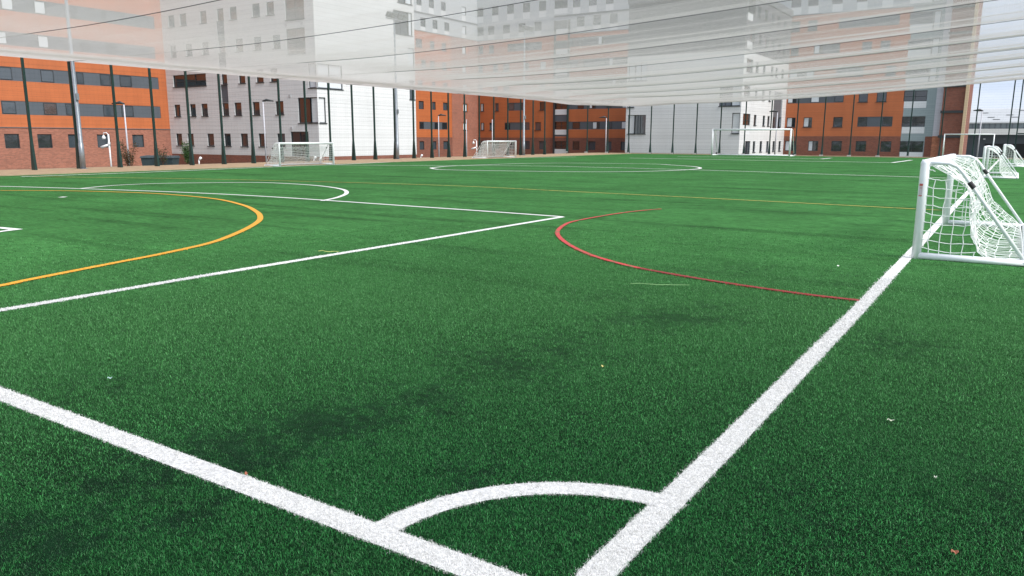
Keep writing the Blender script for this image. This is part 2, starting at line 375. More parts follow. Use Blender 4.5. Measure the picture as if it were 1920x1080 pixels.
def vnoise(xy, s, seed):
    r = np.random.default_rng(seed); g = r.random((256, 256)); p = xy * s + 77.3
    i = np.floor(p).astype(int); f = p - i; f = f * f * (3 - 2 * f); i &= 255; j = (i + 1) & 255
    return (g[i[:, 0], i[:, 1]] * (1 - f[:, 0]) + g[j[:, 0], i[:, 1]] * f[:, 0]) * (1 - f[:, 1]) + (g[i[:, 0], j[:, 1]] * (1 - f[:, 0]) + g[j[:, 0], j[:, 1]] * f[:, 0]) * f[:, 1]
NB = 1150000
D0, D1, D2 = 1.35, 3.2, 14.0
a_near = .5 * (D1 ** 2 - D0 ** 2); a_far = D1 ** 2 * math.log(D2 / D1); q = rng.random(NB); thr = a_near / (a_near + a_far)
dd = np.where(q < thr, np.sqrt(D0 ** 2 + (D1 ** 2 - D0 ** 2) * q / thr), D1 * np.exp((q - thr) / (1 - thr) * math.log(D2 / D1)))
keep = rng.random(NB) < np.clip((D2 - dd) / 7.5, 0, 1); dd = dd[keep]
az = YAW + rng.uniform(-math.radians(38.5), math.radians(38.5), len(dd))
xy = np.stack([CAM.x - np.sin(az) * dd, CAM.y + np.cos(az) * dd], 1)
n = len(xy)
owner = np.full(n, -1)
def dist_poly(xy, pts, w):
    pts = np.array(pts); best = np.full(len(xy), 9e9)
    lo, hi = pts.min(0) - w, pts.max(0) + w
    idx = np.where((xy > lo).all(1) & (xy < hi).all(1))[0]
    if len(idx) == 0: return best
    q = xy[idx]; bb = np.full(len(idx), 9e9)
    for a, b_ in zip(pts[:-1], pts[1:]):
        d = b_ - a; l2 = (d @ d) + 1e-12; u = np.clip(((q - a) @ d) / l2, 0, 1)
        bb = np.minimum(bb, np.hypot(*(q - (a + u[:, None] * d)).T))
    best[idx] = bb; return best
for k, (nm, pts, w, col, worn) in enumerate(MARKS):
    ds = dist_poly(xy, pts, w) + rng.normal(0, .005, n)
    owner[(ds < w / 2) & (owner < 0)] = k
# bare, rubber-crumb-darkened patches (surveyed) plus broad wear
blot = 0 * dd
for px, py, rx, ry, s_ in [(620, 790, .42, .20, .75), (450, 850, .38, .16, .8), (250, 905, .34, .16, .65), (330, 960, .24, .13, .55), (90, 1010, .3, .15, .6), (760, 745, .5, .2, .45), (940, 690, .55, .22, .6), (1060, 655, .5, .2, .5),
                          (1230, 600, .55, .17, .8), (1330, 575, .35, .16, .5), (1180, 560, .6, .22, .35), (1690, 650, .32, .24, .6), (1380, 508, .8, .25, .45), (1560, 520, .5, .3, .4), (870, 470, 1.2, .3, .35), (1160, 470, 1.0, .3, .3), (880, 905, .18, .12, .4), (180, 720, .5, .2, .35), (1480, 960, .2, .2, .35), (1800, 900, .25, .25, .3)]:
    c = G(px, py); dx = xy[:, 0] - c[0]; dy = xy[:, 1] - c[1]
    e = (dx * math.cos(YAW) + dy * math.sin(YAW)) / rx; g_ = (-dx * math.sin(YAW) + dy * math.cos(YAW)) / (ry * 2.2)
    blot = np.maximum(blot, s_ * np.exp(-(e * e + g_ * g_)))
f1 = vnoise(xy, 3.1, 1); f2 = vnoise(xy, 9.0, 2); f3 = vnoise(xy, .8, 3); f4 = vnoise(xy * np.array([.25, 2.6]), 1.3, 5)
f5 = vnoise(xy, 24.0, 9)
dark = np.clip((blot * 1.35 + (f2 - .5) * .55 + (f5 - .5) * 1.0 + (rng.random(n) - .5) * .7 + (f1 - .5) * .5 - .30) * 1.25, 0, 1) * np.clip(blot * 3 + .25, 0, 1)
vig = 1.0
br = .95 * (.76 + .48 * f1) * (.82 + .36 * f2) * (.74 + .52 * f3) * (1 - .30 * np.clip((f4 - .58) * 4, 0, 1)) * np.interp(dd, [3, 8], [1, 0]) * ((.16 + 2.25 * rng.random(n) ** 2.2) * 1.18 - 1) + 1 + np.interp(dd, [3, 8], [0, .35]) * (rng.random(n) - .5)
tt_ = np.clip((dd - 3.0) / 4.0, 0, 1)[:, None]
gcol = (np.array([.023, .138, .036])[None] * (1 - tt_) + np.array([.070, .226, .070])[None] * tt_) * br[:, None]  # fibres paler with distance: vignette and exposure painted into the colour, plus LOD blend
pale = rng.random(n) < .11
gcol[pale] = gcol[pale] * 1.1 + np.array([.07, .11, .07])
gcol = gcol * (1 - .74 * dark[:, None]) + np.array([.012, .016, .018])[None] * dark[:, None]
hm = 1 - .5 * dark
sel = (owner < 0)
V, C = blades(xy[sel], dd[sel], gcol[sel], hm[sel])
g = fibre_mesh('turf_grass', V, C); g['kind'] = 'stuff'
for k, (nm, pts, w, col, worn) in enumerate(MARKS):
    sel = owner == k
    fine = [pts[0]]
    for a, b_ in zip(pts[:-1], pts[1:]):
        m_ = max(1, int(math.dist(a, b_) / 1.5)); fine += [(a[0] + (b_[0] - a[0]) * j / m_, a[1] + (b_[1] - a[1]) * j / m_) for j in range(1, m_ + 1)]
    sv = []; sf = []; pts = [Vector((p[0], p[1], 0)) for p in fine]
    for i, p in enumerate(pts):
        a = pts[max(i - 1, 0)]; b_ = pts[min(i + 1, len(pts) - 1)]; d = (b_ - a); d.normalize()
        d0 = (p - a).normalized() if i else d; nn = Vector((-d.y, d.x, 0)); c_ = abs(nn.dot(Vector((-d0.y, d0.x, 0)))) or 1
        wv = nn * (w / 2 / max(c_, .35))
        z = .004 + .0008 * k
        sv += [(p.x + wv.x, p.y + wv.y, z), (p.x - wv.x, p.y - wv.y, z)]
    sm_ = []
    for i in range(len(pts) - 1): sf.append((2 * i + 1, 2 * i + 3, 2 * i + 2, 2 * i)); sm_.append(2 if min((pts[i].xy - CAM.xy).length, (pts[i + 1].xy - CAM.xy).length) < 9 else 1)
    
    mm = mark_mat(col, worn)
    c0 = np.array(col)[None] * (rng.uniform(.62, 1.2, sel.sum()) * (1 - .25 * np.clip(dark[sel] * 1.2, 0, 1)))[:, None]
    if worn < .9:
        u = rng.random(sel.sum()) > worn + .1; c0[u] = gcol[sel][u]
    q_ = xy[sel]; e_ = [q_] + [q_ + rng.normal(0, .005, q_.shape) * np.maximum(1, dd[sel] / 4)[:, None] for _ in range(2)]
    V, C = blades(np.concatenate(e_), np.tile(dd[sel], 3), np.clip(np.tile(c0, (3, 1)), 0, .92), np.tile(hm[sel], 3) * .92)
    struct(fibre_mesh(nm, V, C, (sv, sf, mm, sm_, M_ROOTS if col is W_LINE else mat('infill_roots_' + nm, tuple(c * .35 for c in col), .9, var=.5, vscale=60))))

# ------------------------------------------------------------------ buildings
def Z6(ox, oy, s, x): return ox + x / s
class Facade:
    def __init__(s, root, axis, c, u0, u1, z0, z1, zones, side=1):
        s.root = root; s.axis = axis; s.c = c; s.u0, s.u1 = min(u0, u1), max(u0, u1); s.z0, s.z1 = z0, z1; s.zones = zones; s.holes = []; s.win = []; s.pan = []; s.vz = []
    def T(s, u, d, z): return (-u, s.c - d, z) if s.axis == 't' else (-s.c + d, u, z)
    def px(s, x, z): return U(s.axis, s.c, x, z)
    def vzone(s, a, b, m): s.vz.append((min(a, b), max(a, b), m))
    def clip(s, a, b): a, b = min(a, b), max(a, b); return max(a, s.u0 + .01), min(b, s.u1 - .01)
    def window(s, x0, x1, z0, z1, glass=None, sill=True, mull=0, hole=True, inband=False):
        zm = (z0 + z1) / 2; a, b = s.clip(s.px(x0, zm), s.px(x1, zm))
        if b - a < .15: return
        if hole: s.holes.append((a, b, z0, z1))
        s.win.append((a, b, z0, z1, glass, sill and not inband, mull, inband))
    def panel(s, x0, x1, z0, z1, m, hole=True, name='cladding_panel', d=-.04):
        zm = (z0 + z1) / 2; a, b = s.clip(s.px(x0, zm), s.px(x1, zm))
        if b - a < .05: return
        if hole: s.holes.append((a, b, z0, z1))
        s.pan.append((a, b, z0, z1, m, name, d))
    def band(s, x0, x1, z0, z1, wins=(), m=None, glasses=None):
        m = m or M_PANEL; s.panel(x0, x1, z0, z1, m, True, 'spandrel_panel', -.03)
        for k, (a, b) in enumerate(wins):
            s.window(a, b, z0 + .06, z1 - .06, (glasses[k] if glasses else None), hole=False, inband=True)
    def row(s, z0, z1, xs, glasses=None, white=None, **kw):
        for k, (a, b) in enumerate(xs):
            g = glasses[k % len(glasses)] if glasses else None
            s.window(a, b, z0, z1, g, **kw)
            if white: s.panel(a, b, white[0], white[1], M_WPANEL, True, 'white_panel', -.02)
    def finish(s):
        us = sorted(set([s.u0, s.u1] + [v for h in s.holes for v in h[:2]] + [v for z in s.vz for v in z[:2] if s.u0 < v < s.u1]))
        zs = sorted(set([s.z0, s.z1] + [v for h in s.holes for v in h[2:]] + [z[0] for z in s.zones if s.z0 < z[0] < s.z1]))
        mb = MB()
        for a, b in zip(us[:-1], us[1:]):
            if b - a < 1e-6: continue
            for c, d in zip(zs[:-1], zs[1:]):
                um, zm = (a + b) / 2, (c + d) / 2
                if any(h[0] < um < h[1] and h[2] < zm < h[3] for h in s.holes): continue
                m = next(mm for zt, mm in s.zones if zm < zt)
                for v0, v1, mm in s.vz:
                    if v0 < um < v1: m = mm
                q = [s.T(a, 0, c), s.T(b, 0, c), s.T(b, 0, d), s.T(a, 0, d)]
                if s.axis == 't': q.reverse()
                mb.face(q, m)
        for a, b, c, d in s.holes:                 # reveals
            zm = (c + d) / 2; m = next(mm for zt, mm in s.zones if zm < zt)
            for q in ([(a, c), (b, c)], [(b, c), (b, d)], [(b, d), (a, d)], [(a, d), (a, c)]):
                mb.face([s.T(q[0][0], 0, q[0][1]), s.T(q[1][0], 0, q[1][1]), s.T(q[1][0], -.17, q[1][1]), s.T(q[0][0], -.17, q[0][1])], m)
        mb.build('wall', s.root)
        for a, b, c, d, m, nm, dep in s.pan:
            p = MB(); p.box(a + .002, b - .002, dep - .05, dep, c + .002, d - .002, m, T=s.T); p.build(nm, s.root)
        for a, b, c, d, g, sill, mull, inb in s.win:
            f = MB(); w = .055; d1 = .0 if inb else -.07; d0 = d1 - (.025 if inb else .07)
            if inb: d0 = -.028
            f.box(a, a + w, d0, d1, c, d, M_FRAME, T=s.T); f.box(b - w, b, d0, d1, c, d, M_FRAME, T=s.T)
            f.box(a + w, b - w, d0, d1, c, c + w, M_FRAME, T=s.T); f.box(a + w, b - w, d0, d1, d - w, d, M_FRAME, T=s.T)
            for k in range(mull):
                u = a + (b - a) * (k + 1) / (mull + 1); f.box(u - w / 2, u + w / 2, d0, d1, c + w, d - w, M_FRAME, T=s.T)
            if b - a > 1.5 and mull: f.box(a + w, b - w, d0 + .005, d1 - .004, c + (d - c) * .42, c + (d - c) * .42 + w, M_FRAME, T=s.T)
            if sill: f.box(a - .06, b + .06, -.02, .07, c - .07, c - .004, M_FRAME, T=s.T)
            fo = f.build('window', s.root)
            if g is None: g = random.choices([M_GLASS, M_GLASS2, M_GLASSR], [6, 3, 1])[0]
            p = MB(); e = d0 + .012
            if g is M_BLIND or g == 'half':
                hz = d - w if g is M_BLIND else d
                if g == 'half':
                    um = a + (b - a) * random.choice([.45, .6]); p.box(a + w, um, e - .01, e, c + w, d - w, M_GLASS, T=s.T); p.box(um, b - w, e - .01, e, c + w, d - w, M_BLIND, T=s.T)
                else: p.box(a + w, b - w, e - .01, e, c + w, d - w, M_BLIND, T=s.T)
            else:
                p.box(a + w, b - w, e - .01, e, c + w, d - w, g, T=s.T)
            p.build('pane', fo)
def course(root, f, z, h=.14, m=None, a=None, b=None):
    p = MB(); p.box((a if a is not None else f.u0), (b if b is not None else f.u1), .003, .06, z - h / 2, z + h / 2, m or M_STRING, T=f.T); p.build('string_course', root)
def shell(root, x0, x1, y0, y1, z0, z1, m, skip=''):
    """roof and the unseen sides of a block"""
    r = MB(); r.box(x0, x1, y0, y1, z1 - .3, z1, M_ROOFM); r.box(x0 - .1, x1 + .1, y0 - .1, y0 - .002, z1 - .4, z1 + .35, M_STRING); r.box(x1 + .002, x1 + .1, y0, y1, z1 - .4, z1 + .35, M_STRING); r.build('roof', root)
    w = MB()
    if 'l' not in skip: w.face([(x0, y1, z0), (x0, y0, z0), (x0, y0, z1), (x0, y1, z1)], m)
    if 'b' not in skip: w.face([(x1, y1, z0), (x0, y1, z0), (x0, y1, z1), (x1, y1, z1)], m)
    if 'r' not in skip: w.face([(x1, y0, z0), (x1, y1, z0), (x1, y1, z1), (x1, y0, z1)], m)
    if w.f: w.build('wall', root)
S1, T2, S3, T5, T6, S6 = 70.0, 45.117, 49.023, 98.0, 79.5, 23.385
def c6(ox, s=6): return lambda x: ox + x / s
def rng_(f, *xs): return [(f(a), f(b)) for a, b in xs]
BIG = 1e3
# --- F1: long orange wing at the left
r1 = thing('apartment_building', 'orange clad building with grey window bands over a brick ground floor, at the left edge', 'building', (-S1 - 7, 20, -1.4))
r1.location = (0, 0, 0)
f = Facade(r1, 's', S1, -6, T2, -1.6, 24, [(2.28, M_BRICK), (BIG, M_ORANGE)])
q = lambda x: x / 7.2
f.row(.55, 1.74, [(-62, -34), (9, 37), (71, 98), (128.5, 155), (182.6, 207), (248.7, 270)], [M_GLASS, M_GLASS, M_GLASS, M_GLASS2, M_GLASS2, M_GLASS2], sill=False)
f.band(2.5, 301.2, 3.34, 4.46, [(3.5, 30), (82, 107), (123.6, 136), (194, 214), (228, 250.5)], glasses=[M_GLASS2, M_GLASSR, M_GLASS2, M_GLASS2, M_GLASS2])
f.band(-120, 297.5, 6.1, 7.22, [(-60, -34), (-8, 22.5), (76.7, 101), (144, 157), (188, 207), (225, 247)], glasses=[M_GLASS2] * 6)
f.band(-120, 291, 8.95, 10.05, [(-12, 12.5), (71, 91), (150, 168), (200, 218)], glasses=[M_BLIND, M_BLIND, M_GLASS2, M_GLASS2])
f.band(-150, 289.5, 11.72, 12.87, [(1.7, 24), (64, 85), (133, 145), (190, 200)], glasses=[M_BLIND, M_BLIND, M_GLASS2, M_GLASS2])
f.band(-150, 286, 14.5, 15.62, [(20, 50), (120, 150)]); f.finish(); course(r1, f, 2.28, .05)
shell(r1, -S1 - 14, -S1, -6, T2, -1.6, 24, M_BRICK, 'r')
# --- F2 / F3: white block standing forward of the wings
T3 = U('s', S3, 781, 1.0)
r2 = thing('apartment_building', 'white board clad block with small dark windows, behind the left goal', 'building')
f = Facade(r2, 't', T2, S3, S1, -1.6, 21.5, [(-.1, M_BRICKD), (BIG, M_WHITE)])
h = c6(300)
GR = [M_GLASSR, M_GLASS, M_GLASS2]
f.row(.70, 1.86, rng_(h, (185, 250), (312, 380), (535, 608), (725, 797), (910, 990), (1112, 1195), (1322, 1408)), [M_GLASSR, M_GLASSR, M_GLASSR, M_GLASS, M_GLASSR, M_GLASSR, M_GLASS2])
f.window(h(1475), h(1675), -.1, 2.02, M_GLASS, sill=False, mull=1)
f.row(3.5, 4.65, rng_(h, (165, 230), (340, 403), (468, 537), (705, 775), (840, 917), (1045, 1122), (1302, 1390)), [M_GLASSR, M_GLASS, M_GLASSR, M_GLASSR, M_GLASSR, M_GLASSR, M_GLASSR])
f.window(h(1555), h(1692), 2.75, 4.88, M_GLASS, mull=0); f.window(h(1692), h(1772), 2.75, 4.88, M_WPANEL)
f.panel(h(690), h(765), 4.66, 6.32, M_PANEL)
f.window(h(148), h(517), 6.3, 7.42, M_GLASS, mull=2)
f.row(6.33, 7.43, rng_(h, (692, 754), (885, 957), (1082, 1163), (1240, 1322)), [M_GLASSR, M_GLASSR, M_GLASSR, M_GLASS])
f.window(h(1668), h(1758), 5.65, 7.65, M_BLIND)
f.panel(h(662), h(742), 7.44, 9.08, M_PANEL)
f.row(9.1, 10.22, rng_(h, (118, 182), (290, 360), (470, 545), (660, 735), (850, 932), (1055, 1138), (1268, 1352)), [M_GLASS2, M_GLASS2, M_GLASS2, M_GLASSR, M_GLASSR, M_GLASS2, M_GLASS2])
f.window(h(1422), h(1632), 8.5, 10.6, M_GLASSR, mull=1)
f.panel(h(640), h(722), 10.24, 11.88, M_PANEL)
f.row(11.9, 13.0, rng_(h, (92, 160), (222, 295), (450, 522), (640, 712), (782, 860), (1035, 1120), (1195, 1280)), [M_GLASS2, M_GLASSR, M_GLASSR, M_GLASSR, M_GLASSR, M_GLASS2, M_GLASSR])
f.window(h(1405), h(1618), 11.3, 13.4, M_GLASSR, mull=1)
f.row(14.7, 15.8, rng_(h, (70, 138), (200, 270), (430, 500), (760, 840), (1010, 1100))); f.finish()
v = MB()
for x, z in ((1460, 5.05), (1480, 2.3), (1420, 10.9), (1595, 10.9)):
    u = f.px(h(x), z); v.box(u - .14, u + .14, .003, .04, z - .1, z + .12, mat('vent_cover', (.45, .45, .46), .6), T=f.T)
v.build('air_vent', r2)
f = Facade(r2, 's', S3, T2, T3, -1.6, 21.5, [(-.1, M_BRICKD), (BIG, M_WHITE)])
f.window(598.5, 611, 2.75, 4.88, M_WPANEL); f.window(593.5, 642, 5.65, 7.65, M_BLIND, mull=1)
f.window(737.5, 766, 11.15, 13.25, M_GLASS2, mull=1); f.window(766, 773, 11.15, 13.25, M_BLIND)
f.window(745, 760, 14.0, 16.0, M_GLASS2); f.window(760, 772, 14.0, 16.0, M_BLIND)
f.window(765, 777, 8.0, 10.0, M_BLIND); f.window(768, 777.5, 5.2, 7.0, M_GLASS2); f.finish()
shell(r2, -S1, -S3, T2, T3, -1.6, 21.5, M_WHITE, 'r')
# --- F4 / F5: rear wing with the inner corner
S4 = U('t', T5, 1205, 1.0)
r3 = thing('apartment_building', 'orange and brick rear wing with pale grey top storeys, behind the middle goal', 'building')
Zr = [(1.63, M_BRICKD), (16.1, M_ORANGE), (BIG, M_GREYC)]
f = Facade(r3, 's', S1, T3, T5, -1.6, 25, Zr)
a, b = c6(560), c6(760)
f.vzone(f.px(847.3, 1), T5, M_BRICK) if False else None
f.row(-.12, 1.06, rng_(b, (160, 213), (312, 350), (428, 482)), [M_GLASS2], sill=False)
f.band(b(158), b(472), 2.74, 3.8, rng_(b, (158, 208), (330, 378), (415, 470)), glasses=[M_GLASS, M_GLASS, M_GLASS])
f.row(5.5, 6.63, rng_(b, (150, 208), (303, 342), (425, 475)), [M_GLASS2], sill=False)
f.row(8.35, 9.45, rng_(b, (140, 195), (300, 340), (425, 475)), [M_GLASS2], sill=False)
for zz in ((2.74, 3.8), (5.5, 6.63), (8.35, 9.45)): f.window(b(650), b(697), *zz, M_BLIND)
f.row(11.2, 12.28, rng_(a, (1380, 1432), (1480, 1532), (1615, 1665), (1842, 1885)), [M_GLASS2, M_GLASS2, M_GLASS2, M_BLIND])
f.row(13.9, 14.98, rng_(a, (1318, 1388), (1478, 1528), (1610, 1660), (1838, 1882)), [M_GLASS2, M_GLASS2, M_GLASS2, M_BLIND])
f.row(16.72, 17.9, rng_(a, (1370, 1428), (1507, 1562), (1640, 1693), (1838, 1885)), [M_GLASS2, M_GLASS2, M_GLASS2, M_BLIND], white=(16.2, 16.68), sill=False)
f.row(19.45, 20.62, rng_(a, (1325, 1383), (1465, 1522), (1602, 1655), (1835, 1883)), [M_GLASS2, M_GLASS2, M_GLASS2, M_BLIND], white=(18.65, 19.4), sill=False)
f.finish(); course(r3, f, 18.48, .22); course(r3, f, 16.1, .08)
p = MB(); p.box(f.px(847.5, 4), T5 - .01, .004, .03, -1.6, 2.7, M_BRICK, T=f.T)
for z0, z1 in ((3.83, 5.45), (6.66, 8.3), (9.48, 11.15), (12.3, 13.85), (15.0, 16.05)): p.box(f.px(847.5, 4), T5 - .01, .004, .03, z0, z1, M_BRICK, T=f.T)
for z0, z1 in ((2.7, 3.83), (5.45, 6.66), (8.3, 9.48), (11.15, 12.3), (13.85, 15.0)):
    p.box(f.px(847.5, 4), f.px(b(640), z0), .004, .03, z0, z1, M_BRICK, T=f.T); p.box(f.px(b(706), z0), T5 - .01, .004, .03, z0, z1, M_BRICK, T=f.T)
p.build('brick_corner_panel', r3)
f = Facade(r3, 't', T5, S4, S1, -1.6, 25, Zr)
d = c6(860); e = c6(1000, 6.75)
HALF = 'half'
f.row(-.1, 1.12, rng_(b, (850, 892), (1000, 1055), (1150, 1230), (1340, 1400), (1505, 1580)), [M_GLASS2], sill=False)
f.row(-.1, 1.12, rng_(e, (495, 583), (695, 785), (905, 988), (1105, 1165)), [M_GLASSR, M_GLASS2, M_GLASS2, M_GLASS2], sill=False)
f.row(2.76, 3.88, rng_(b, (850, 888), (945, 1000), (1460, 1525)), [HALF, M_GLASS, M_GLASS2])
f.band(b(1118), b(1398), 2.76, 3.88, rng_(b, (1118, 1180), (1340, 1398)), glasses=[M_GLASS, M_GLASS2])
f.row(5.62, 6.78, rng_(b, (845, 885), (1010, 1050), (1510, 1565)), [HALF, M_GLASS2, M_GLASSR])
f.band(b(1160), b(1345), 5.62, 6.78, rng_(b, (1160, 1225), (1300, 1345)), glasses=[M_GLASS2, M_GLASS])
f.row(8.5, 9.6, rng_(d, (215, 268), (380, 440), (500, 570), (905, 975)), [M_GLASS2])
f.row(11.44, 12.5, rng_(d, (220, 270), (385, 440), (500, 570), (740, 790), (915, 980)), [M_GLASS2, M_GLASS2, M_GLASS2, M_GLASS2, M_BLIND])
f.row(14.2, 15.32, rng_(d, (220, 275), (340, 395)), [M_GLASS2]); f.band(d(550), d(935), 14.2, 15.32, rng_(d, (560, 640), (730, 800), (860, 935)), glasses=[M_GLASS2] * 3)
for z0, z1, w0, w1 in ((.02, 1.12, -.68, -.02), (2.82, 3.9, 2.06, 2.78), (5.7, 6.76, 4.9, 5.66), (8.5, 9.58, 7.7, 8.46), (11.42, 12.42, 10.5, 11.3), (14.15, 15.25, 13.38, 14.1), (16.88, 18.0, 16.15, 16.84), (19.66, 20.8, 18.92, 19.62)):
    f.window(d(1078), d(1225), z0, z1, M_GLASSR if z0 < 8 else M_GLASS2, sill=False, mull=1); f.panel(d(1078), d(1225), w0, w1, M_WPANEL, True, 'white_panel', .01)
for z0, z1 in ((1.8, 2.04), (3.92, 4.88), (6.78, 7.68), (9.6, 10.48), (12.44, 13.36)): f.panel(d(1078), d(1225), z0, z1, M_PANEL)
for z0, z1, ws in ((2.80, 3.9, ((495, 590), (750, 840), (960, 995), (1115, 1190))), (5.64, 6.78, ((560, 640), (710, 790), (930, 990), (1125, 1195))), (8.5, 9.6, ((520, 600), (1000, 1090))), (11.4, 12.5, ((560, 640), (960, 1040), (1110, 1180))), (14.3, 15.5, ((500, 600), (820, 900)))):
    f.band(e(440) if z0 < 8 else d(1228), 1190, z0, z1, rng_(e, *ws), glasses=[M_GLASS, HALF, M_GLASS2, M_BLIND][:len(ws)])
f.row(16.88, 18.1, rng_(d, (208, 278), (328, 400), (498, 575), (672, 750), (852, 932)), [M_GLASS2], white=(16.15, 16.84), sill=False)
f.row(17.0, 18.3, rng_(d, (1328, 1415), (1512, 1600), (1700, 1788)), [M_GLASS2], white=(16.2, 16.95), sill=False)
f.row(19.63, 20.88, rng_(d, (205, 277), (375, 447), (545, 620), (723, 802), (903, 983), (1285, 1368), (1465, 1553), (1655, 1742)), [M_GLASS2], white=(18.7, 19.58), sill=False)
f.finish(); course(r3, f, 18.6, .22, a=f.u0, b=f.px(d(1075), 18)); course(r3, f, 18.75, .22, a=f.u0, b=f.px(d(1228), 18)) if False else None; course(r3, f, 16.08, .08)
dp = MB()
for x in (1038.5, 1064): u = f.px(x, 3); dp.box(u - .18, u + .10, .005, .14, -1.4, 18, M_DARKM, T=f.T)
dp.build('dark_pilaster', r3)
shell(r3, -S1 - 14, -S1, T3, T5 + 14, -1.6, 25, M_BRICK, 'rb'); rr = MB(); rr.box(-S1, -S4, T5, T5 + 14, 24.7, 25, M_ROOFM); rr.box(-S1, -S4, T5 - .1, T5 - .002, 24.6, 25.35, M_STRING); rr.build('roof', r3)
# --- F6 / F7: white base, slate upper block
S5 = U('t', T6, 1171.5, 0)
ztop = .5 * (ZP('s', S6, 1441.7, 0) + ZP('s', S6, 1478, 23))
r4 = thing('apartment_building', 'block with white lower storeys and slate grey upper storeys', 'building')
Z4 = [(10.45, M_WHITE), (BIG, M_SLATE)]
f = Facade(r4, 't', T6, S6, S5, -1.6, ztop, Z4)
f.window(1179, 1191, 7.8, 9.75, M_WPANEL); f.window(1191, 1213, 7.8, 9.75, M_BLIND, mull=1)
f.window(1176.5, 1189, 4.95, 6.95, M_BLIND)
f.window(1177, 1189.5, 2.05, 4.12, M_WPANEL); f.window(1189.5, 1210.5, 2.05, 4.12, M_GLASS2, mull=1)
f.window(1349, 1372, 4.9, 6.95, M_GLASS2, mull=1); f.window(1372, 1388.5, 4.9, 6.95, M_BLIND); f.window(1372, 1386.5, 2.08, 4.18, M_WPANEL)
f.window(1345, 1392, 13.5, 15.5, M_GLASS2, mull=1) if False else None
f.finish()
f = Facade(r4, 's', S6, T6, T5, -1.6, ztop, Z4)
g5, g6 = c6(1160), c6(1160)
f.window(g5(1418), g5(1475), -.9, 1.3, M_GLASS2, sill=False, mull=1)
f.row(.1, 1.28, rng_(g5, (1508, 1535), (1585, 1612), (1660, 1685), (1730, 1755), (1797, 1822)), [M_GLASS, M_GLASS, M_GLASS2])
f.window(g5(1398), g5(1480), 2.95, 4.15, M_GLASSR, sill=False, mull=1); f.panel(g5(1412), g5(1480), 2.1, 2.9, M_WPANEL, True, 'white_panel', -.02)
f.row(3.0, 4.12, rng_(g5, (1520, 1548), (1620, 1645), (1673, 1697)), [M_GLASSR, M_GLASS])
f.panel(g5(1740), g5(1836), 2.6, 7.0, M_SLATE, True, 'slate_recess', -.12)
f.window(g5(1742), g5(1762), 2.95, 4.1, M_GLASS2, hole=False, inband=True); f.window(g5(1806), g5(1830), 2.95, 4.1, M_GLASS2, hole=False, inband=True)
f.window(g5(1412), g5(1480), 5.9, 7.0, M_GLASS2, sill=False); f.row(5.8, 6.95, rng_(g5, (1535, 1562), (1615, 1640), (1690, 1712)), [M_GLASS2])
f.window(g5(1442), g5(1512), 8.45, 9.75, M_GLASS2); f.panel(g5(1442), g5(1500), 7.75, 8.35, M_WPANEL, True, 'white_panel', -.02)
f.row(8.6, 9.68, rng_(g5, (1545, 1577), (1625, 1652), (1715, 1742), (1765, 1790), (1832, 1860)), [M_GLASS2])
f.window(g5(1480), g5(1530), 11.6, 12.75, M_GLASS2); f.panel(g5(1445), g5(1505), 10.7, 11.5, M_WPANEL, True, 'white_panel', -.02)
f.row(11.4, 12.56, rng_(g5, (1577, 1608), (1650, 1685), (1728, 1757), (1795, 1825), (1845, 1870)), [M_GLASS2])
f.window(g5(1465), g5(1540), 14.35, 15.6, M_GLASS); f.panel(g5(1455), g5(1515), 13.5, 14.25, M_WPANEL, True, 'white_panel', -.02)
f.row(14.2, 15.3, rng_(g5, (1567, 1603), (1645, 1678), (1722, 1750), (1785, 1815), (1857, 1885)), [M_GLASS2])
f.finish(); course(r4, f, 13.06, .16)
shell(r4, -S5, -S6, T6, T5, -1.6, ztop, M_SLATE, 'rb')
# --- F8: orange wing at the right with bay column and brown end
S8a = U('t', T5, 1464, 0); S8b = U('t', T5, 1765, 4); S8c = U('t', T5, 1807, 4.5)
r5 = thing('apartment_building', 'orange clad wing with wide bay windows and dark brick end, at the right', 'building')
f = Facade(r5, 't', T5, S8b, S8a + 3.0, -1.6, 24, [(1.88, M_BRICKD), (16.12, M_ORANGE), (BIG, M_GREYC)])
k = c6(1460)
f.row(.1, 1.32, rng_(k, (70, 180), (330, 442), (590, 708), (865, 982), (1145, 1265)), [HALF, HALF, M_GLASS, M_GLASS, M_GLASS], sill=False)
f.row(2.98, 4.12, rng_(k, (90, 188), (278, 375), (612, 718)), [HALF, HALF, M_GLASS]); f.band(k(887), k(1280), 2.98, 4.12, rng_(k, (887, 995), (1170, 1280)), glasses=[M_GLASS, M_GLASS])
f.band(k(103), k(733), 5.82, 6.95, rng_(k, (103, 200), (365, 460), (630, 733)), glasses=[HALF, M_BLIND, M_GLASS]); f.row(5.82, 6.95, rng_(k, (900, 1005), (1103, 1215)), [M_GLASS])
f.band(k(118), k(400), 8.68, 9.8, rng_(k, (125, 212), (308, 396)), glasses=[M_BLIND, M_BLIND]); f.band(k(645), k(952), 8.68, 9.8, rng_(k, (650, 750), (850, 950)), glasses=[M_GLASS2] * 2); f.window(k(1203), k(1320), 8.68, 9.8, M_GLASS2)
f.row(11.5, 12.6, rng_(k, (135, 225), (938, 1048), (1145, 1255)), [M_GLASS2]); f.band(k(395), k(688), 11.5, 12.6, rng_(k, (400, 500), (590, 686)), glasses=[HALF, M_GLASS2])
f.row(14.25, 15.44, rng_(k, (145, 240), (330, 435)), [M_GLASS2]); f.band(k(678), k(1362), 14.25, 15.44, rng_(k, (680, 790), (800, 990), (1240, 1360)), glasses=[M_GLASS2] * 3)
f.row(17.08, 18.3, rng_(k, (145, 255), (335, 450), (605, 722), (883, 1000), (1165, 1290)), [M_GLASS2], white=(16.2, 17.04), sill=False)
u0, u1 = f.px(k(1425), 9), S8b
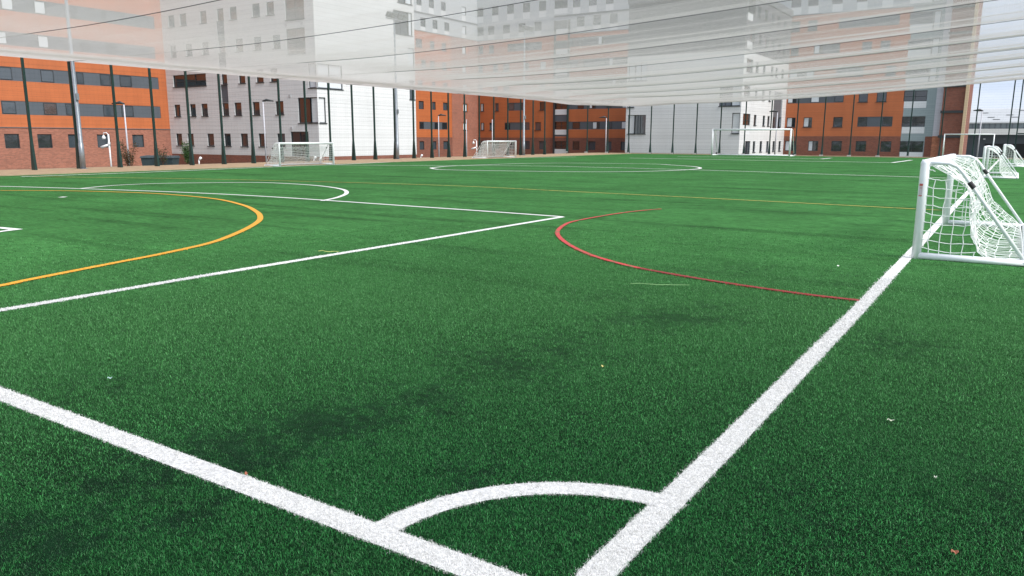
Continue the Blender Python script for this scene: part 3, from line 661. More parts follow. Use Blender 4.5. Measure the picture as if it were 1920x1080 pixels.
for z0, z1, w0, w1 in ((.12, 1.33, -.55, .08), (2.96, 4.1, 2.2, 2.92), (5.8, 6.95, 5.03, 5.76), (8.6, 9.74, 7.9, 8.55), (11.44, 12.55, 10.62, 11.4), (14.2, 15.45, 13.4, 14.15), (17.2, 18.3, 16.4, 17.15)):
    x0 = 1388 if 2 < z0 < 5 else (1360 if z0 < 2 else 1408); sh = {0: 1362, 2: 1385, 5: 1408, 8: 1427, 11: 1452, 14: 1474, 17: 1478}[int(z0)]; wd_ = 262 + 2 * (z0 < 2)
    f.window(k(sh), k(sh + wd_), z0, z1, M_GLASS if z0 < 8 else M_GLASS2, sill=False, mull=1); f.panel(k(sh), k(sh + wd_ - 8), w0, w1, M_WPANEL, True, 'white_panel', .01)
    if z0 > 8: f.window(k(sh + 270), k(sh + 350), w0, z1, M_BLIND, sill=False)
f.vzone(f.px(1691, 3), S8b, M_STEELC); zz = f.zones
f.finish()
p = MB(); ub = f.px(1691, 3); p.box(S8b, ub + 0.0, .004, .05, -1.6, 1.86, M_BRICKD, T=lambda u, d_, z: f.T(u, d_, z)) if False else None
ul = f.px(1752, 4)
p.box(S8b, ul, .004, .08, 1.9, 24, M_LILAC, T=f.T); p.box(S8b, ul, .004, .08, -1.6, 1.9, mat('salmon_brick', (.45, .17, .09), .85, var=.2, vscale=2, brick=True), T=f.T); p.build('corner_strip', r5)
course(r5, f, 16.12, .1); course(r5, f, 18.9, .2)
p = MB(); ue = f.px(k(1635), .5); p.box(ul, ue, .004, .03, -1.6, 1.86, M_BRICKD, T=f.T); p.build('brick_base', r5)
shell(r5, -S8a - 3.0, -S8c, T5, T5 + 14, -1.6, 24, M_BRICKD, 'lr')
f = Facade(r5, 't', T5 - .6, S8c, S8b, -1.6, 24, [(BIG, M_BRICKD)]); f.finish()
p = MB(); p.box(-S8c, -S8c + .001, T5 - .6, T5 + 14, -1.6, 24, M_BRICKD); p.box(-S8b - .001, -S8b, T5 - .6, T5, -1.6, 24, M_BRICKD); p.build('wall', r5)
for z in (1.86, 4.55, 7.3, 10.1, 12.9, 15.6): p = MB(); p.box(S8c - .12, S8b + .1, .004, .12, z - .13, z + .13, M_DARKM, T=f.T); p.build('dark_band', r5)
p = MB(); p.box(-S8c + .002, -S8c + .32, T5 - .8, T5 - .4, -1.6, 24, M_CREAM); p.build('cream_corner_trim', r5)

# --- arena in the distance at the right
r6 = thing('sports_hall', 'long low hall with pale grey roof and white bands, far right', 'building')
AY = 150.0; X0, X1 = -12.0, 70.0
RM = mat('hall_roof', (.42, .44, .46), .6, var=.08, vscale=.3, boards=(.5, .92)); GLB = glass('hall_glazing', (.16, .20, .22), .25)
p = MB(); p.face([(X0, AY, 4.45), (X1, AY, 4.45), (X1, AY + 5, 6.75), (X0, AY + 5, 6.75)], RM); p.face([(X0, AY + 5, 6.75), (X1, AY + 5, 6.75), (X1, AY + 60, 6.8), (X0, AY + 60, 6.8)], RM); p.build('roof', r6)
for i in range(22):
    x = -9 + i * 1.1 + (i % 4) * .7; z = 4.8 + (i * 7 % 5) * .38; y = AY + (z - 4.45) / 2.3 * 5
    p = MB(); p.box(x, x + 1.0, y - .1, y, z, z + .08, mat('roof_light_glazing', (.16, .17, .18), .5)); p.build('roof_light', r6)
p = MB(); p.box(X0, X1, AY - .35, AY + .1, 4.22, 4.44, M_WPANEL); p.box(X0, X1, AY - 1.2, AY - .4, 2.35, 3.3, mat('white_fascia', (.80, .80, .78), .5)); p.build('fascia', r6)
p = MB(); p.box(X0, X1, AY, AY + .3, 3.3, 4.22, GLB)
x = X0
while x < X1: p.box(x, x + .12, AY - .06, AY - .002, 3.3, 4.2, M_PANEL); x += .8
p.build('glazed_band', r6)
p = MB(); p.box(X0, X1, AY + .4, AY + 1, -2.0, 2.35, M_PANEL); p.box(X0 + 8.5, X1, AY + .3, AY + .39, -2.0, .9, M_BLACK); p.build('wall', r6)
p = MB(); p.box(-6.9, -6.2, AY - .9, AY + .2, 0.2, 2.2, M_WPANEL); p.box(-3.8, -3.5, AY - .6, AY + .2, 1.55, 1.75, M_WPANEL); p.build('wall_sign', r6)

# ------------------------------------------------------------------ roof-net and fence geometry
def cable_z(x):
    s = -x
    return 4.97 + 1.22 * (max(25 - s, 0) / 25) ** 1.6
NP = .050; NW = .0022
CY = [0.0, 6.0, 12.0, 18.0, 24.0, 30.0, 36.0, 42.0, 48.0, 54.0, 60.0, 66.0, FY1]
def net_z(x, y):
    k = max(i for i in range(len(CY) - 1) if CY[i] <= y + 1e-6) if y > 0 else 0
    u = (y - CY[k]) / (CY[k + 1] - CY[k]); u = min(max(u, 0), 1)
    amp = (.05 + .15 * min(max((x - FX0 - 4) / 26, 0), 1)) * (.26 + .30 * min(max((y - 14) / 34, 0), 1)) * (1 + .35 * math.sin(k * 2.1 + 1)); edge = min((x - FX0) / 3.0, 1)
    hang = .18 * math.exp(-((x - FX0 - 5.2) / 2.6) ** 2) + .16 * math.exp(-((FY1 - 6 - y) / 4.5) ** 2)        # slack gathered beside the left fence
    return cable_z(x) - amp * 4 * u * (1 - u) * max(edge, 0) ** .7 - hang - (.010 * math.sin(x * .9 + k) + .008 * math.sin(y * 3.3 + .9 * math.sin(x * .21 + k)) + .004 * math.sin(y * 6.1 + 1.3 * math.sin(x * .13))) * math.sin(3.1416 * u) * min(max((x - FX0 - 3) / 20, 0), 1)
rn = thing('roof_netting', 'white overhead safety netting sagging between cables across the whole pitch', 'net')
NX0, NX1, NY0, NY1 = FX0, 4.2, 3.0, FY1
nx = np.arange(NX0, NX1, NP); ny = np.arange(NY0, NY1, NP)
gx = np.linspace(NX0, NX1, 60); gy = np.array(sorted(set([NY0] + [a + (b - a) * i / 18 for a, b in zip(CY[:-1], CY[1:]) for i in range(19) if a + (b - a) * i / 18 > NY0])))
ZG = np.array([[net_z(float(x), float(y)) for y in gy] for x in gx])
def interp(x, y):
    i = np.clip(np.searchsorted(gx, x) - 1, 0, len(gx) - 2); j = np.clip(np.searchsorted(gy, y) - 1, 0, len(gy) - 2)
    u = (x - gx[i]) / (gx[i + 1] - gx[i]); v = (y - gy[j]) / (gy[j + 1] - gy[j])
    return (ZG[i, j] * (1 - u) + ZG[i + 1, j] * u) * (1 - v) + (ZG[i, j + 1] * (1 - u) + ZG[i + 1, j + 1] * u) * v
def strands(lines, axis):
    """lines: constant coordinate values; returns triangular-prism strands"""
    along = gx if axis == 'x' else gy
    A, B = np.meshgrid(lines, along, indexing='ij')
    X, Y = (B, A) if axis == 'x' else (A, B)
    Z = interp(X.ravel(), Y.ravel()).reshape(X.shape)
    n_, m_ = X.shape; V = np.zeros((n_, m_, 3, 3))
    for k_, (o, dz) in enumerate(((-NW, -NW * .6), (NW, -NW * .6), (0, NW * 1.1))):
        V[:, :, k_, 0] = X + (0 if axis == 'x' else o); V[:, :, k_, 1] = Y + (o if axis == 'x' else 0); V[:, :, k_, 2] = Z + dz
    idx = np.arange(n_ * m_ * 3).reshape(n_, m_, 3); F = []
    for k_ in range(3):
        a, b_ = idx[:, :-1, k_], idx[:, :-1, (k_ + 1) % 3]; c, d_ = idx[:, 1:, (k_ + 1) % 3], idx[:, 1:, k_]
        F.append(np.stack([a, b_, c, d_], -1).reshape(-1, 4))
    return V.reshape(-1, 3), np.concatenate(F)
V1, F1 = strands(ny, 'x'); V2, F2 = strands(nx, 'y')
V = np.concatenate([V1, V2]); F = np.concatenate([F1, F2 + len(V1)])
me = bpy.data.meshes.new('net'); me.vertices.add(len(V)); me.loops.add(F.size); me.polygons.add(len(F))
me.vertices.foreach_set('co', V.astype(np.float32).reshape(-1)); me.loops.foreach_set('vertex_index', F.astype(np.int32).reshape(-1)); me.polygons.foreach_set('loop_start', (np.arange(len(F)) * 4).astype(np.int32))
me.materials.append(M_ROOFNET); me.update(calc_edges=True)
o = bpy.data.objects.new('net', me); SC.collection.objects.link(o); o.parent = rn
for y in CY[1:]:
    if y < NY0: continue
    p = MB(); p.tube([(x, y, cable_z(x) - .02) for x in np.linspace(FX0, NX1, 40)], (.0105), M_CABLE, 6); p.build('support_cable', rn)

# ------------------------------------------------------------------ fences
def fence_post(mb, x, y, top, axis):
    w = .046
    T = (lambda a, b_, z: (x + a, y + b_, z))
    mb.box(-w, w, -w * 1.1, w * 1.1, 0, top, M_GREEN, T=T)
    # buttress flare at the foot
    if axis == 'y': c = [(-.16, -.055, 0), (.16, -.055, 0), (.16, .055, 0), (-.16, .055, 0), (-w - .002, -.055, 1.3), (w + .002, -.055, 1.3), (w + .002, .055, 1.3), (-w - .002, .055, 1.3)]
    else: c = [(-.075, -.20, 0), (.075, -.20, 0), (.075, .20, 0), (-.075, .20, 0), (-w - .002, -.062, 1.1), (w + .002, -.062, 1.1), (w + .002, .062, 1.1), (-w - .002, .062, 1.1)]
    mb.hexa([T(*q_) for q_ in c], M_GREEN)
def wire_panel(root, p0, p1, h0, h1):
    mb = MB(); p0 = Vector((*p0, 0)); p1 = Vector((*p1, 0)); d = (p1 - p0); Lg = d.length; d.normalize(); nn = Vector((-d.y, d.x, 0)) * .0018; r_ = .0018
    z = .1
    while z < min(h0, h1) - .05:
        a = p0 + d * .06; b_ = p1 - d * .06
        mb.hexa([a - nn + Vector((0, 0, z - r_)), b_ - nn + Vector((0, 0, z - r_)), b_ + nn + Vector((0, 0, z - r_)), a + nn + Vector((0, 0, z - r_)), a - nn + Vector((0, 0, z + r_)), b_ - nn + Vector((0, 0, z + r_)), b_ + nn + Vector((0, 0, z + r_)), a + nn + Vector((0, 0, z + r_))], M_GREEN)
        z += .2
    u = .25
    while u < Lg - .2:
        a = p0 + d * u; e_ = .0006
        mb.hexa([a + Vector((-e_, -e_, .02)), a + Vector((e_, -e_, .02)), a + Vector((e_, e_, .02)), a + Vector((-e_, e_, .02)), a + Vector((-e_, -e_, min(h0, h1))), a + Vector((e_, -e_, min(h0, h1))), a + Vector((e_, e_, min(h0, h1))), a + Vector((-e_, e_, min(h0, h1)))], M_GREEN)
        u += .2
    mb.build('wire_panel', root)
lf = thing('sports_fence', 'tall dark green post and wire fence along the left side of the pitch', 'fence')
lp = [63.6, 148, 224.6, 294, 359.6, 419.8, 475.4, 528.6, 576.5, 620.7, 663.4, 703.8, 741.3, 776.5, 810, 841.6, 871.5, 899, 926, 952, 976, 999, 1021]
ys_ = [U('s', -FX0, x, .3) for x in lp]
ys_ = [ys_[0] - 5.2, ys_[0] - 2.6] + ys_
for i, y in enumerate(ys_):
    p = MB(); fence_post(p, FX0, y, cable_z(FX0) + .0, 'y'); p.build('post', lf)
    if i: wire_panel(lf, (FX0, ys_[i - 1]), (FX0, y), 4.9, 4.9)
ff = thing('sports_fence', 'tall dark green post and wire fence along the far end behind the full size goal', 'fence')
fp = [1064, 1101.4, 1140, 1179.6, 1220.5, 1262.5, 1306, 1351, 1397, 1445, 1494, 1544.5, 1597, 1651, 1707, 1766, 1829, 1893, 1908]
xs_ = [-U('t', FY1, x, 2.5) for x in fp]
for i, x in enumerate(xs_):
    p = MB(); fence_post(p, x, FY1, cable_z(x), 'x'); p.build('post', ff)
    if i: wire_panel(ff, (xs_[i - 1], FY1), (x, FY1), cable_z(xs_[i - 1]) - .05, cable_z(x) - .05)
    if i % 1 == 0 and i < 16:
        p = MB(); p.box(x - .16, x + .16, FY1 - .30, FY1 - .21, 0, .14, mat('concrete_pad', (.5, .5, .48), .8), T=None); p.build('concrete_footing', ff)
wire_panel(ff, (xs_[-1], FY1), (xs_[-1] + 3, FY1), 5.6, 5.6)
p = MB(); p.box(xs_[-1] + .06, xs_[-1] + 3, FY1 - .03, FY1 + .03, 1.95, 2.05, M_GREEN); p.build('rail', ff)

# ------------------------------------------------------------------ small goals
GW, GH, GD = 4.98, 1.26, 1.20
def net_profile(v):
    """hanging back net, v 0..1 from crossbar to ground bar: (depth, height)"""
    pts = [(.03, 1.22), (.26, 1.05), (.45, .90), (.52, .68), (.55, .42), (.64, .20), (.82, .06), (1.15, .055)]
    x = v * (len(pts) - 1); i = min(int(x), len(pts) - 2); u = x - i
    p0 = pts[max(i - 1, 0)]; p1 = pts[i]; p2 = pts[i + 1]; p3 = pts[min(i + 2, len(pts) - 1)]
    return tuple(.5 * ((2 * p1[a]) + (-p0[a] + p2[a]) * u + (2 * p0[a] - 5 * p1[a] + 4 * p2[a] - p3[a]) * u * u + (-p0[a] + 3 * p1[a] - 3 * p2[a] + p3[a]) * u ** 3) for a in (0, 1))
def make_goal(label, group, rr=.055, taut=0.0, cordr=.0050, cell=.125, W=GW, H=GH, D=GD):
    """opening faces local -X, mouth runs along local Y from 0 to W, depth along +X"""
    root = thing('small_goal', label, 'goal', group=group)
    sx, sz = D / GD, H / GH
    for y in (rr, W - rr):
        p = MB(); p.tube([(0, y, .0), (0, y, H - rr * .9), (0, y, H - .004)], [rr, rr, rr * .75], M_GOAL, 16); o = p.build('post', root, True)
        if y < 1 and group == 'near':
            q = MB(); q.box(-.0015, .0015, -.022, .022, 0, .15, M_STICK, T=lambda a, b_, c: (0 - .033 + a, y - rr * .86 + b_ * .0 - abs(b_) * 0, .78 + c)) if False else None
    p = MB(); p.tube([(0, .02, H - rr), (0, W - .02, H - rr)], rr, M_GOAL, 16); p.build('crossbar', root, True)
    for y in (rr * .9, W - rr * .9):
        p = MB(); p.tube([(0, y, rr * .75), (D, y, rr * .75)], rr * .78, M_GOAL, 14); p.build('ground_bar', root, True)
        p = MB(); pr_ = [(0, y, H - rr * .8), (.26 * sx, y, H - rr * .85), (.35 * sx, y, H - .085), (.42 * sx, y, H - .16), (D - .03, y, rr)]
        p.tube(pr_, rr * .44, M_GOAL, 10); o = p.build('side_stay', root, True)
        q = MB(); a = Vector((.525 * sx, y, .0)); tz = H - .16 - (a.x - .42 * sx) / (D - .03 - .42 * sx) * (H - .16 - rr)
        q.tube([(a.x - .03, y, tz + .035), (a.x + .03, y, tz - .035)], rr * .55, M_BLACK, 10); q.build('hinge_clamp', o)
    p = MB(); p.tube([(D, 0, rr * .75), (D, W, rr * .75)], rr * .78, M_GOAL, 14); p.build('rear_bar', root, True)
    # net: back sheet hanging inside the frame + two side sheets
    p = MB(); nv = 17; nu = int(W / cell); r_ = cordr; sd = random.Random(5)
    def bp_(u, v):
        a, z = net_profile(v)
        tt = max(taut, min(max((u - .35) / .6, 0), 1) ** 1.5 * .92)
        if tt: a2, z2 = (.03 + (D - .1) * v, H - .05 - (H - .1) * v); a2, z2 = (a2, z2) if v > .22 else (a2, H - .06 - v * .4); a2 += .16 * math.sin(3.14 * min(v * 1.6, 1)); z2 += .05 * math.sin(3.14 * min(v * 1.6, 1)); a, z = a / GD * D * (1 - tt) + a2 * tt, z / GH * H * (1 - tt) + z2 * tt
        else: a, z = a * sx, z * sz
        wv = .05 * math.sin(u * 2.3 + v * 5) * math.sin(v * 3.14) + .018 * math.sin(u * 7 + v * 11) * math.sin(v * 3.14)
        return (a + wv, .03 + u * (W - .06), max(z + wv * .4, .012))
    G_ = [[bp_(i / nu, j / nv) for j in range(nv + 1)] for i in range(nu + 1)]
    def jit(q_, k_=.020): return (q_[0] + sd.uniform(-k_, k_), q_[1] + sd.uniform(-k_, k_), q_[2] + sd.uniform(-k_ * .6, k_ * .6))
    G_ = [[jit(q_) if 0 < j < nv else q_ for j, q_ in enumerate(c)] for c in G_]
    for i in range(nu + 1): p.tube(G_[i], r_, M_NETW, 4, False)
    for j in range(nv + 1): p.tube([G_[i][j] for i in range(nu + 1)], r_ * (1.5 if j in (0, nv) else 1), M_NETW, 4, False)
    for y in (.03, W - .03):
        e = G_[0] if y < 1 else G_[-1]
        nz = int(H / cell)
        rows = []
        for j in range(nz + 1):
            z = .05 + (H - .16) * j / nz
            # depth of the back sheet at this height (last crossing from the top)
            best = max([q_ for q_ in e if q_[2] >= z - .02], key=lambda q_: q_[0])[0]
            nn_ = 8; rows.append([(best * i / nn_, y, max(z - .05 * math.sin(3.14 * i / nn_) * min(best, 1) + sd.uniform(-.008, .008) - .03 * (i / nn_), .02)) for i in range(nn_ + 1)])
        for rw in rows: p.tube(rw, r_, M_NETW, 4, False)
        dx = cell; x = dx
        while x < D - .1:
            col_ = []
            for rw in rows:
                if rw[-1][0] >= x:
                    u = x / rw[-1][0] * 8; i = min(int(u), 7); w_ = u - i
                    col_.append((x + sd.uniform(-.012, .012), y, rw[i][2] * (1 - w_) + rw[i + 1][2] * w_))
            if len(col_) > 1: p.tube(col_, r_, M_NETW, 4, False)
            x += dx
    p.build('net', root)
    return root
gN = 'small goals around the pitch edge'
g1 = make_goal('nearest small white goal with loosely hanging net, on the right touchline', gN)
g1.location = (0.115, 9.0 - .03, 0)
st = MB(); st.box(-.021, .021, -.0585, -.0565, .80, .96, M_STICK); st.box(-.021, .021, -.0600, -.0586, .93, .955, M_RED); st.box(-.021, .021, -.0600, -.0586, .80, .812, M_RED); st.box(-.015, .015, -.0600, -.0586, .90, .906, M_RED)
po = [c for c in g1.children if c.name.startswith('post')][0]
st.build('warning_sticker', po); st_o = [c for c in po.children][0]; st_o.location = (0, .055, 0); st_o.rotation_euler = (0, 0, -.35)
st_o.location = (0, .055, 0)
g2 = copy_tree(g1); g2['label'] = 'small white goal on the right touchline, just beyond the nearest goal'; g2.location = (0.0, 34.2, 0)
for o in [c for ch in g2.children for c in ch.children if c.name.startswith('warning')]: bpy.data.objects.remove(o)
g3 = copy_tree(g2); g3['label'] = 'small white goal farthest away on the right touchline'; g3.location = (.45, 50.4, 0)
# left side: mouth faces +X
gl = make_goal('small white goal at the left fence in front of the white block', gN, taut=.85, cordr=.010)
A = Vector((*G(524, 312.6), 0)); B = Vector((*G(627, 309), 0))
gl.location = (A.x, A.y + (B - A).length, 0); gl.scale = ((B - A).length / GW, (B - A).length / GW, 1); gl.rotation_euler = (0, 0, math.pi)
gl.rotation_euler = (0, 0, math.pi + math.atan2(-(B.x - A.x), B.y - A.y)); gl.location = (B.x, B.y, 0); gl.scale = (1.0, (B - A).length / GW, 1)
gl2 = copy_tree(gl); gl2['label'] = 'smaller looking white goal at the left fence in front of the orange rear wing'
A = Vector((*G(913, 297.4), 0)); B = Vector((*G(967.4, 295.5), 0))
gl2.rotation_euler = (0, 0, math.pi + math.atan2(-(B.x - A.x), B.y - A.y)); gl2.location = (B.x, B.y, 0); gl2.scale = (1.15, (B - A).length / GW, 1.06)
# full size goal at the far end and another frame at the right
def frame_goal(label, xl, xr, y, H, D, rr=.078, stay=.9):
    root = thing('full_size_goal', label, 'goal', ((xl + xr) / 2, y, 0)); W = xr - xl
    for x in (-W / 2, W / 2):
        p = MB(); p.tube([(x, 0, 0), (x, 0, H)], rr, M_GOAL, 12); p.build('post', root, True)
        p = MB(); p.tube([(x, 0, .05), (x, D, .05)], rr * .9, M_GOAL, 10); p.build('ground_bar', root, True)
        p = MB(); p.tube([(x, .05, H - .05), (x, D * .35, H - .12), (x, D - .02, .08)], rr * .42, M_GOAL, 8); p.build('side_stay', root, True)
    p = MB(); p.tube([(-W / 2 - .03, 0, H - rr), (W / 2 + .03, 0, H - rr)], rr, M_GOAL, 12); p.build('crossbar', root, True)
    p = MB(); p.tube([(-W / 2, D, .05), (W / 2, D, .05)], rr * .9, M_GOAL, 10); p.build('rear_bar', root, True)
    for x in (-W / 2, W / 2):
        p = MB(); p.tube([(x - .06, D * .8, .16), (x + .06, D * .8, .16)], .12, M_BLACK, 12); p.build('wheel', root, True)
    return root
gy = 69.4
frame_goal('full size white goal frame at the far end of the pitch', -U('t', gy, 1334.5, .1), -U('t', gy, 1480, .1), gy, 2.44, 1.7)
gy = 70.6
frame_goal('white goal frame in front of the dark brick building end, far right', -U('t', gy, 1769, 1), -U('t', gy, 1862, 1), gy, 1.98, 1.3, rr=.042)

# ------------------------------------------------------------------ floodlight masts
def mast(label, x, y, H):
    root = thing('floodlight_mast', label, 'floodlight', (x, y, 0), 0, 'floodlight masts along the fence')
    p = MB(); p.tube([(0, 0, 0), (0, 0, 1.2), (0, 0, 1.21), (0, 0, H)], [.125, .115, .10, .055], M_GALV, 14); p.build('pole', root, True)
    p = MB(); p.box(-.16, .16, -.16, .16, 0, .03, M_GALV); p.build('base_plate', root)
    p = MB(); p.box(.09, .17, -.06, .06, 3.2, 3.5, M_GALV); p.build('junction_box', root)
    p = MB(); p.tube([(0, -.85, H - .15), (0, .85, H - .15)], .035, M_GALV, 8); p.build('crossarm', root, True)
    for yy in (-.8, -.35, .35, .8):
        p = MB(); c_ = (.22, yy, H + .05)
        T = lambda a, b_, z: (c_[0] + a * .82 + z * .57, c_[1] + b_, c_[2] + z * .82 - a * .57)
        p.box(-.09, .09, -.19, .19, -.16, .20, M_DARKM, T=T); p.box(.0905, .10, -.16, .16, -.13, .17, M_GLASS2, T=T); p.tube([(0, yy, H - .15), (.16, yy, H + .02)], .02, M_GALV, 6); p.build('lamp', root)
FXm = FX0 + .35
mast('tall grey floodlight mast at the left, in front of the orange building', FXm, U('s', -FXm, 155, .3), 10.2)
mast('tall grey floodlight mast in front of the blank white wall', FXm, U('s', -FXm, 745.5, .3), 9.75)
mast('tall grey floodlight mast in front of the brick rear wing, farthest of the masts', FXm, U('s', -FXm, 982, .3), 10.9)

# ------------------------------------------------------------------ street lamps beyond the fence
def lamp(label, x, y, ztop, head=1, side=1.0, w=.05, mm=None):
    zb = outer_z(x, y); root = thing('street_lamp', label, 'lamp post', (x, y, zb), 0, 'lamp posts beyond the fence'); H = ztop - zb
    p = MB(); p.tube([(0, 0, 0), (0, 0, H)], [w * 1.3, w * .85], mm or M_LAMPW, 10); p.build('pole', root, True)
    if head:
        p = MB(); dx, dy = (rt.x * side, rt.y * side)
        p.tube([(-.05 * dx, -.05 * dy, H), (.25 * dx, .25 * dy, H + .10), (.8 * dx, .8 * dy, H + .02)], [.05, .10, .04], M_DARKM, 8); p.build('lamp_head', root, True)
def at(axis, c, px, z): u = U(axis, c, px, z); return (-c, u) if axis == 's' else (-u, c)
for lb, px, ytop, ax, c_, hd, sd_ in [
    ('thin pale lamp post with dark head in front of the orange building, left', 232, 195, 's', 50, 1, -1),
    ('thin lamp post with dark curved head in front of the white block windows', 493, 190, 's', 47, 1, 1),
    ('lamp post with dark head against the orange strip beside the blank white wall', 822, 217, 's', 50, 1, 1),
    ('headless pale post against the brick inner corner, beside a fence post', 874.5, 224, 's', 50, 0, 1),
    ('pale post rising behind the smaller looking goal', 923, 224, 's', 47, 0, 1),
    ('thin pale lamp post in front of the grey window band at the centre', 1137, 221, 't', 76.5, 1, -1),
    ('thin lamp post in front of the bright white wall with slot windows', 1458, 210, 't', 76.5, 1, -1),
    ('lamp post with dark head in front of the distant sports hall', 1842, 208, 't', 80, 1, -1)]:
    z = ZP(ax, c_, px, ytop); x, y = at(ax, c_, px, z); lamp(lb, x, y, z, hd, sd_)
# CCTV posts
def cctv(label, x, y, ztop):
    zb = outer_z(x, y); root = thing('cctv_post', label, 'security camera', (x, y, zb), 0, 'camera posts beyond the fence'); H = ztop - zb
    wm = mat('white_plastic', (.78, .78, .80), .4)
    p = MB(); p.tube([(0, 0, 0), (0, 0, H)], .05, wm, 10); p.build('pole', root, True)
    dx, dy = -rt.x, -rt.y
    p = MB(); p.tube([(0, 0, H - .02), (.12 * dx, .12 * dy, H + .12), (.3 * dx, .3 * dy, H + .1), (.32 * dx, .32 * dy, H - .05)], .03, wm, 8); p.build('bracket', root, True)
    p = MB(); p.tube([(.32 * dx, .32 * dy, H - .04), (.32 * dx, .32 * dy, H - .2), (.32 * dx, .32 * dy, H - .32)], [.03, .12, .10], wm, 12); p.build('dome_camera', root, True)
    p = MB(); p.tube([(.05 * dx, .05 * dy, H - .68), (.55 * dx, .55 * dy, H - .86)], [.07, .09], wm, 12); p.build('bullet_camera', root, True)
    p = MB(); p.tube([(0, 0, H - .72), (0, 0, H - .5)], .07, wm, 10); p.build('junction_box', root, True)
for lb, px, ytop, c_ in (('white camera post in front of the brick ground floor at the left', 203, 252, 50), ('white camera post beside the smaller looking goal, at the brick inner corner', 893.5, 264, 47)):
    z = ZP('s', c_, px, ytop); x, y = at('s', c_, px, z); cctv(lb, x, y, z)
# small white ground lights
for lb, px, py in (('small white hooked ground lamp beside the green shrub, by the brick plinth', 373, 299), ('small white round ground lamp seen through the left goal net', 588.5, 297), ('small white ground lamp just right of the round one behind the goal', 599, 299), ('small white ground lamp at the corner of the blank white wall', 789, 293)):
    x, y = at('s', 44, px, .0); zb = outer_z(x, y); zz = ZP('s', 44, px, py); root = thing('ground_light', lb, 'lamp', (x, y, zb), 0, 'small white ground lamps')
    wm = mat('white_plastic', (.78, .78, .80), .4); hh = max(zz - zb, .15)
    p = MB(); p.tube([(0, 0, 0), (0, 0, hh)], .04, wm, 8); p.build('stem', root, True); p = MB(); p.tube([(0, 0, hh - .05), (.06, .1, hh + .1), (.08, .12, hh + .16)], [.05, .10, .06], wm, 10); p.build('lamp_head', root, True)

# ------------------------------------------------------------------ bins and shrubs
def bin_(label, px, ytop, c_, wdt):
    z = ZP('s', c_, px, ytop); x, y = at('s', c_, px, z); zb = min(outer_z(x, y), z - .9); root = thing('wheeled_bin', label, 'bin', (x, y, zb), YAW, 'bins beyond the fence'); H = z - zb
    w = wdt / 2; p = MB(); p.hexa([(-w * .85, -.4, .08), (w * .85, -.4, .08), (w * .85, .4, .08), (-w * .85, .4, .08), (-w, -.5, H - .1), (w, -.5, H - .1), (w, .5, H - .1), (-w, .5, H - .1)], M_BIN); p.build('body', root, bevel=.02)
    p = MB(); p.hexa([(-w - .04, -.55, H - .1), (w + .04, -.55, H - .1), (w + .04, .55, H - .1), (-w - .04, .55, H - .1), (-w, -.5, H), (w, -.5, H), (w, .45, H + .04), (-w, .45, H + .04)], M_BIN); p.build('lid', root)
    for a in (-w * .8, w * .8):
        p = MB(); p.tube([(a - .04, -.38, .09), (a + .04, -.38, .09)], .09, M_BLACK, 12); p.build('wheel', root, True)
bin_('dark grey bin at the foot of the brick wall, left of the pair', 281, 292.5, 43, .68)
bin_('wider dark grey bin at the corner of the white block, right of the pair', 311, 293, 43, 1.25)
def shrub(label, px, ytop, c_, spread, nl, cols, sparse=1.0):
    z = ZP('s', c_, px, ytop); x, y = at('s', c_, px, z); zb = outer_z(x, y); H = z - zb
    root = thing('shrub', label, 'shrub', (x, y, zb), 0, 'young shrubs beyond the fence'); sd = random.Random(px)
    mats = [mat('leaf_%d_%d' % (px, i), c, .6, var=.3, vscale=6, trans=.25) for i, c in enumerate(cols)]
    st_ = MB(); lv = MB(); mw = mat('twig_bark', (.07, .045, .035), .9)
    for k_ in range(9):
        a = sd.uniform(0, 6.28); ln = sd.uniform(.55, 1.0) * H; tip = Vector((math.cos(a) * spread * sd.uniform(.3, 1), math.sin(a) * spread * sd.uniform(.3, 1), ln)); mid = tip * .5 + Vector((0, 0, .12 * H))
        pts = [Vector((0, 0, 0)), mid * .6, mid, tip]; st_.tube(pts, [.02, .014, .01, .004], mw, 5, False)
        for j in range(int(nl / 9)):
            t_ = sd.uniform(.25, 1) ** .8; i = min(int(t_ * 3), 2); q_ = pts[i].lerp(pts[i + 1], t_ * 3 - i) + Vector((sd.gauss(0, .10), sd.gauss(0, .10), sd.gauss(0, .10)))
            n1 = Vector((sd.gauss(0, 1), sd.gauss(0, 1), sd.gauss(0, 1))).normalized(); n2 = n1.orthogonal().normalized(); s_ = sd.uniform(.03, .06)
            lv.face([q_ - n1 * s_, q_ + n2 * s_ * .5, q_ + n1 * s_, q_ - n2 * s_ * .5], sd.choice(mats))
    st_.build('stem', root, True); lv.build('foliage', root)
shrub('sparse reddish brown shrub against the brick wall', 240, 262, 46, .55, 900, [(.10, .045, .02), (.06, .06, .02), (.13, .07, .03)])
shrub('leafy green shrub in front of the white block, left of its ground lamp', 352, 266, 44, .5, 1400, [(.04, .11, .02), (.07, .14, .03), (.03, .07, .02)])
shrub('thin twiggy shrub between the two bins and the fence post', 303, 276, 42, .4, 300, [(.10, .05, .03), (.05, .07, .02)])

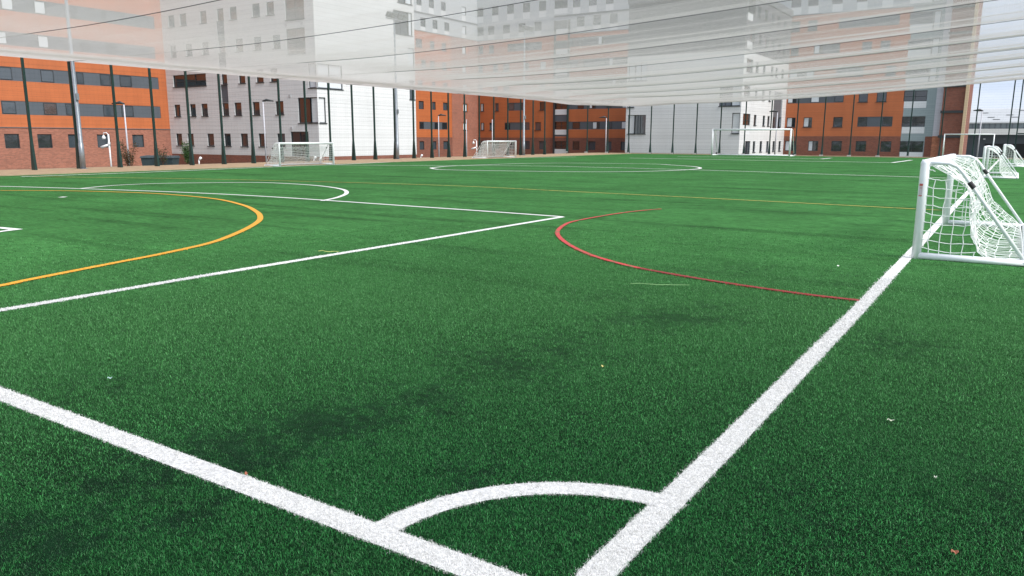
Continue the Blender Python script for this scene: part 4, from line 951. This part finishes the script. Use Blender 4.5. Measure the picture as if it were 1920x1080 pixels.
# ------------------------------------------------------------------ litter on the turf
def scrap(name, label, cat, px, py, ln, w, col, rz, group=None, curl=0.3):
    x, y = G(px, py, .03); m_ = mat('scrap_' + name + '_%d' % px, col, .7); p = MB(); n_ = 6; vs = []
    for i in range(n_ + 1):
        u = i / n_ - .5; a = math.cos(rz); b_ = math.sin(rz); wv = math.sin(i * 1.9) * ln * .12 * curl * 3
        for s_ in (-1, 1):
            ww = w * (1 - abs(2 * u) ** 2 * .7) * s_ / 2; vs.append((u * ln * a - (ww + wv) * b_, u * ln * b_ + (ww + wv) * a, .030 + .004 * math.sin(i * 1.3) + .002 * s_))
    for i in range(n_): q_ = [vs[2 * i], vs[2 * i + 2], vs[2 * i + 3], vs[2 * i + 1]]; p.face(q_, m_); p.face([(c[0], c[1], c[2] - .0015) for c in reversed(q_)], m_)
    o = p.build(name, None); o.location = (x, y, 0); tag(o, label, cat, group); return o
scrap('fallen_leaf', 'small brown leaf on the turf near the bottom right corner', 'leaf', 1790, 1034, .024, .016, (.30, .11, .06), .5)
scrap('fallen_leaf', 'small reddish leaf on the dark patch just above the goal line', 'leaf', 462, 887, .020, .012, (.28, .09, .05), .2)
scrap('fallen_leaf', 'tiny yellow leaf left of the red arc on open turf', 'leaf', 1130, 686, .022, .010, (.55, .50, .18), .1)
scrap('paper_scrap', 'white scrap lying between the red arc and the near goal', 'scrap', 1572, 498, .04, .02, (.72, .74, .70), -.5)
scrap('paper_scrap', 'tiny pale scrap on the turf right of the touchline', 'scrap', 1754, 894, .014, .004, (.6, .62, .55), .8)
scrap('paper_scrap', 'tiny bluish scrap on the turf above the goal line, left', 'scrap', 206, 708, .028, .006, (.35, .5, .5), .9)
scrap('loose_fibre', 'short pale curled fibre right of the touchline', 'fibre', 1670, 787, .035, .003, (.55, .58, .45), .3)
scrap('loose_fibre', 'long pale strand on the turf below the red arc', 'fibre', 1237, 533, .60, .004, (.16, .30, .12), .45, None, .06)
scrap('loose_fibre', 'yellowish curled strand beside the penalty area line', 'fibre', 617, 471, .30, .010, (.45, .50, .15), .4)
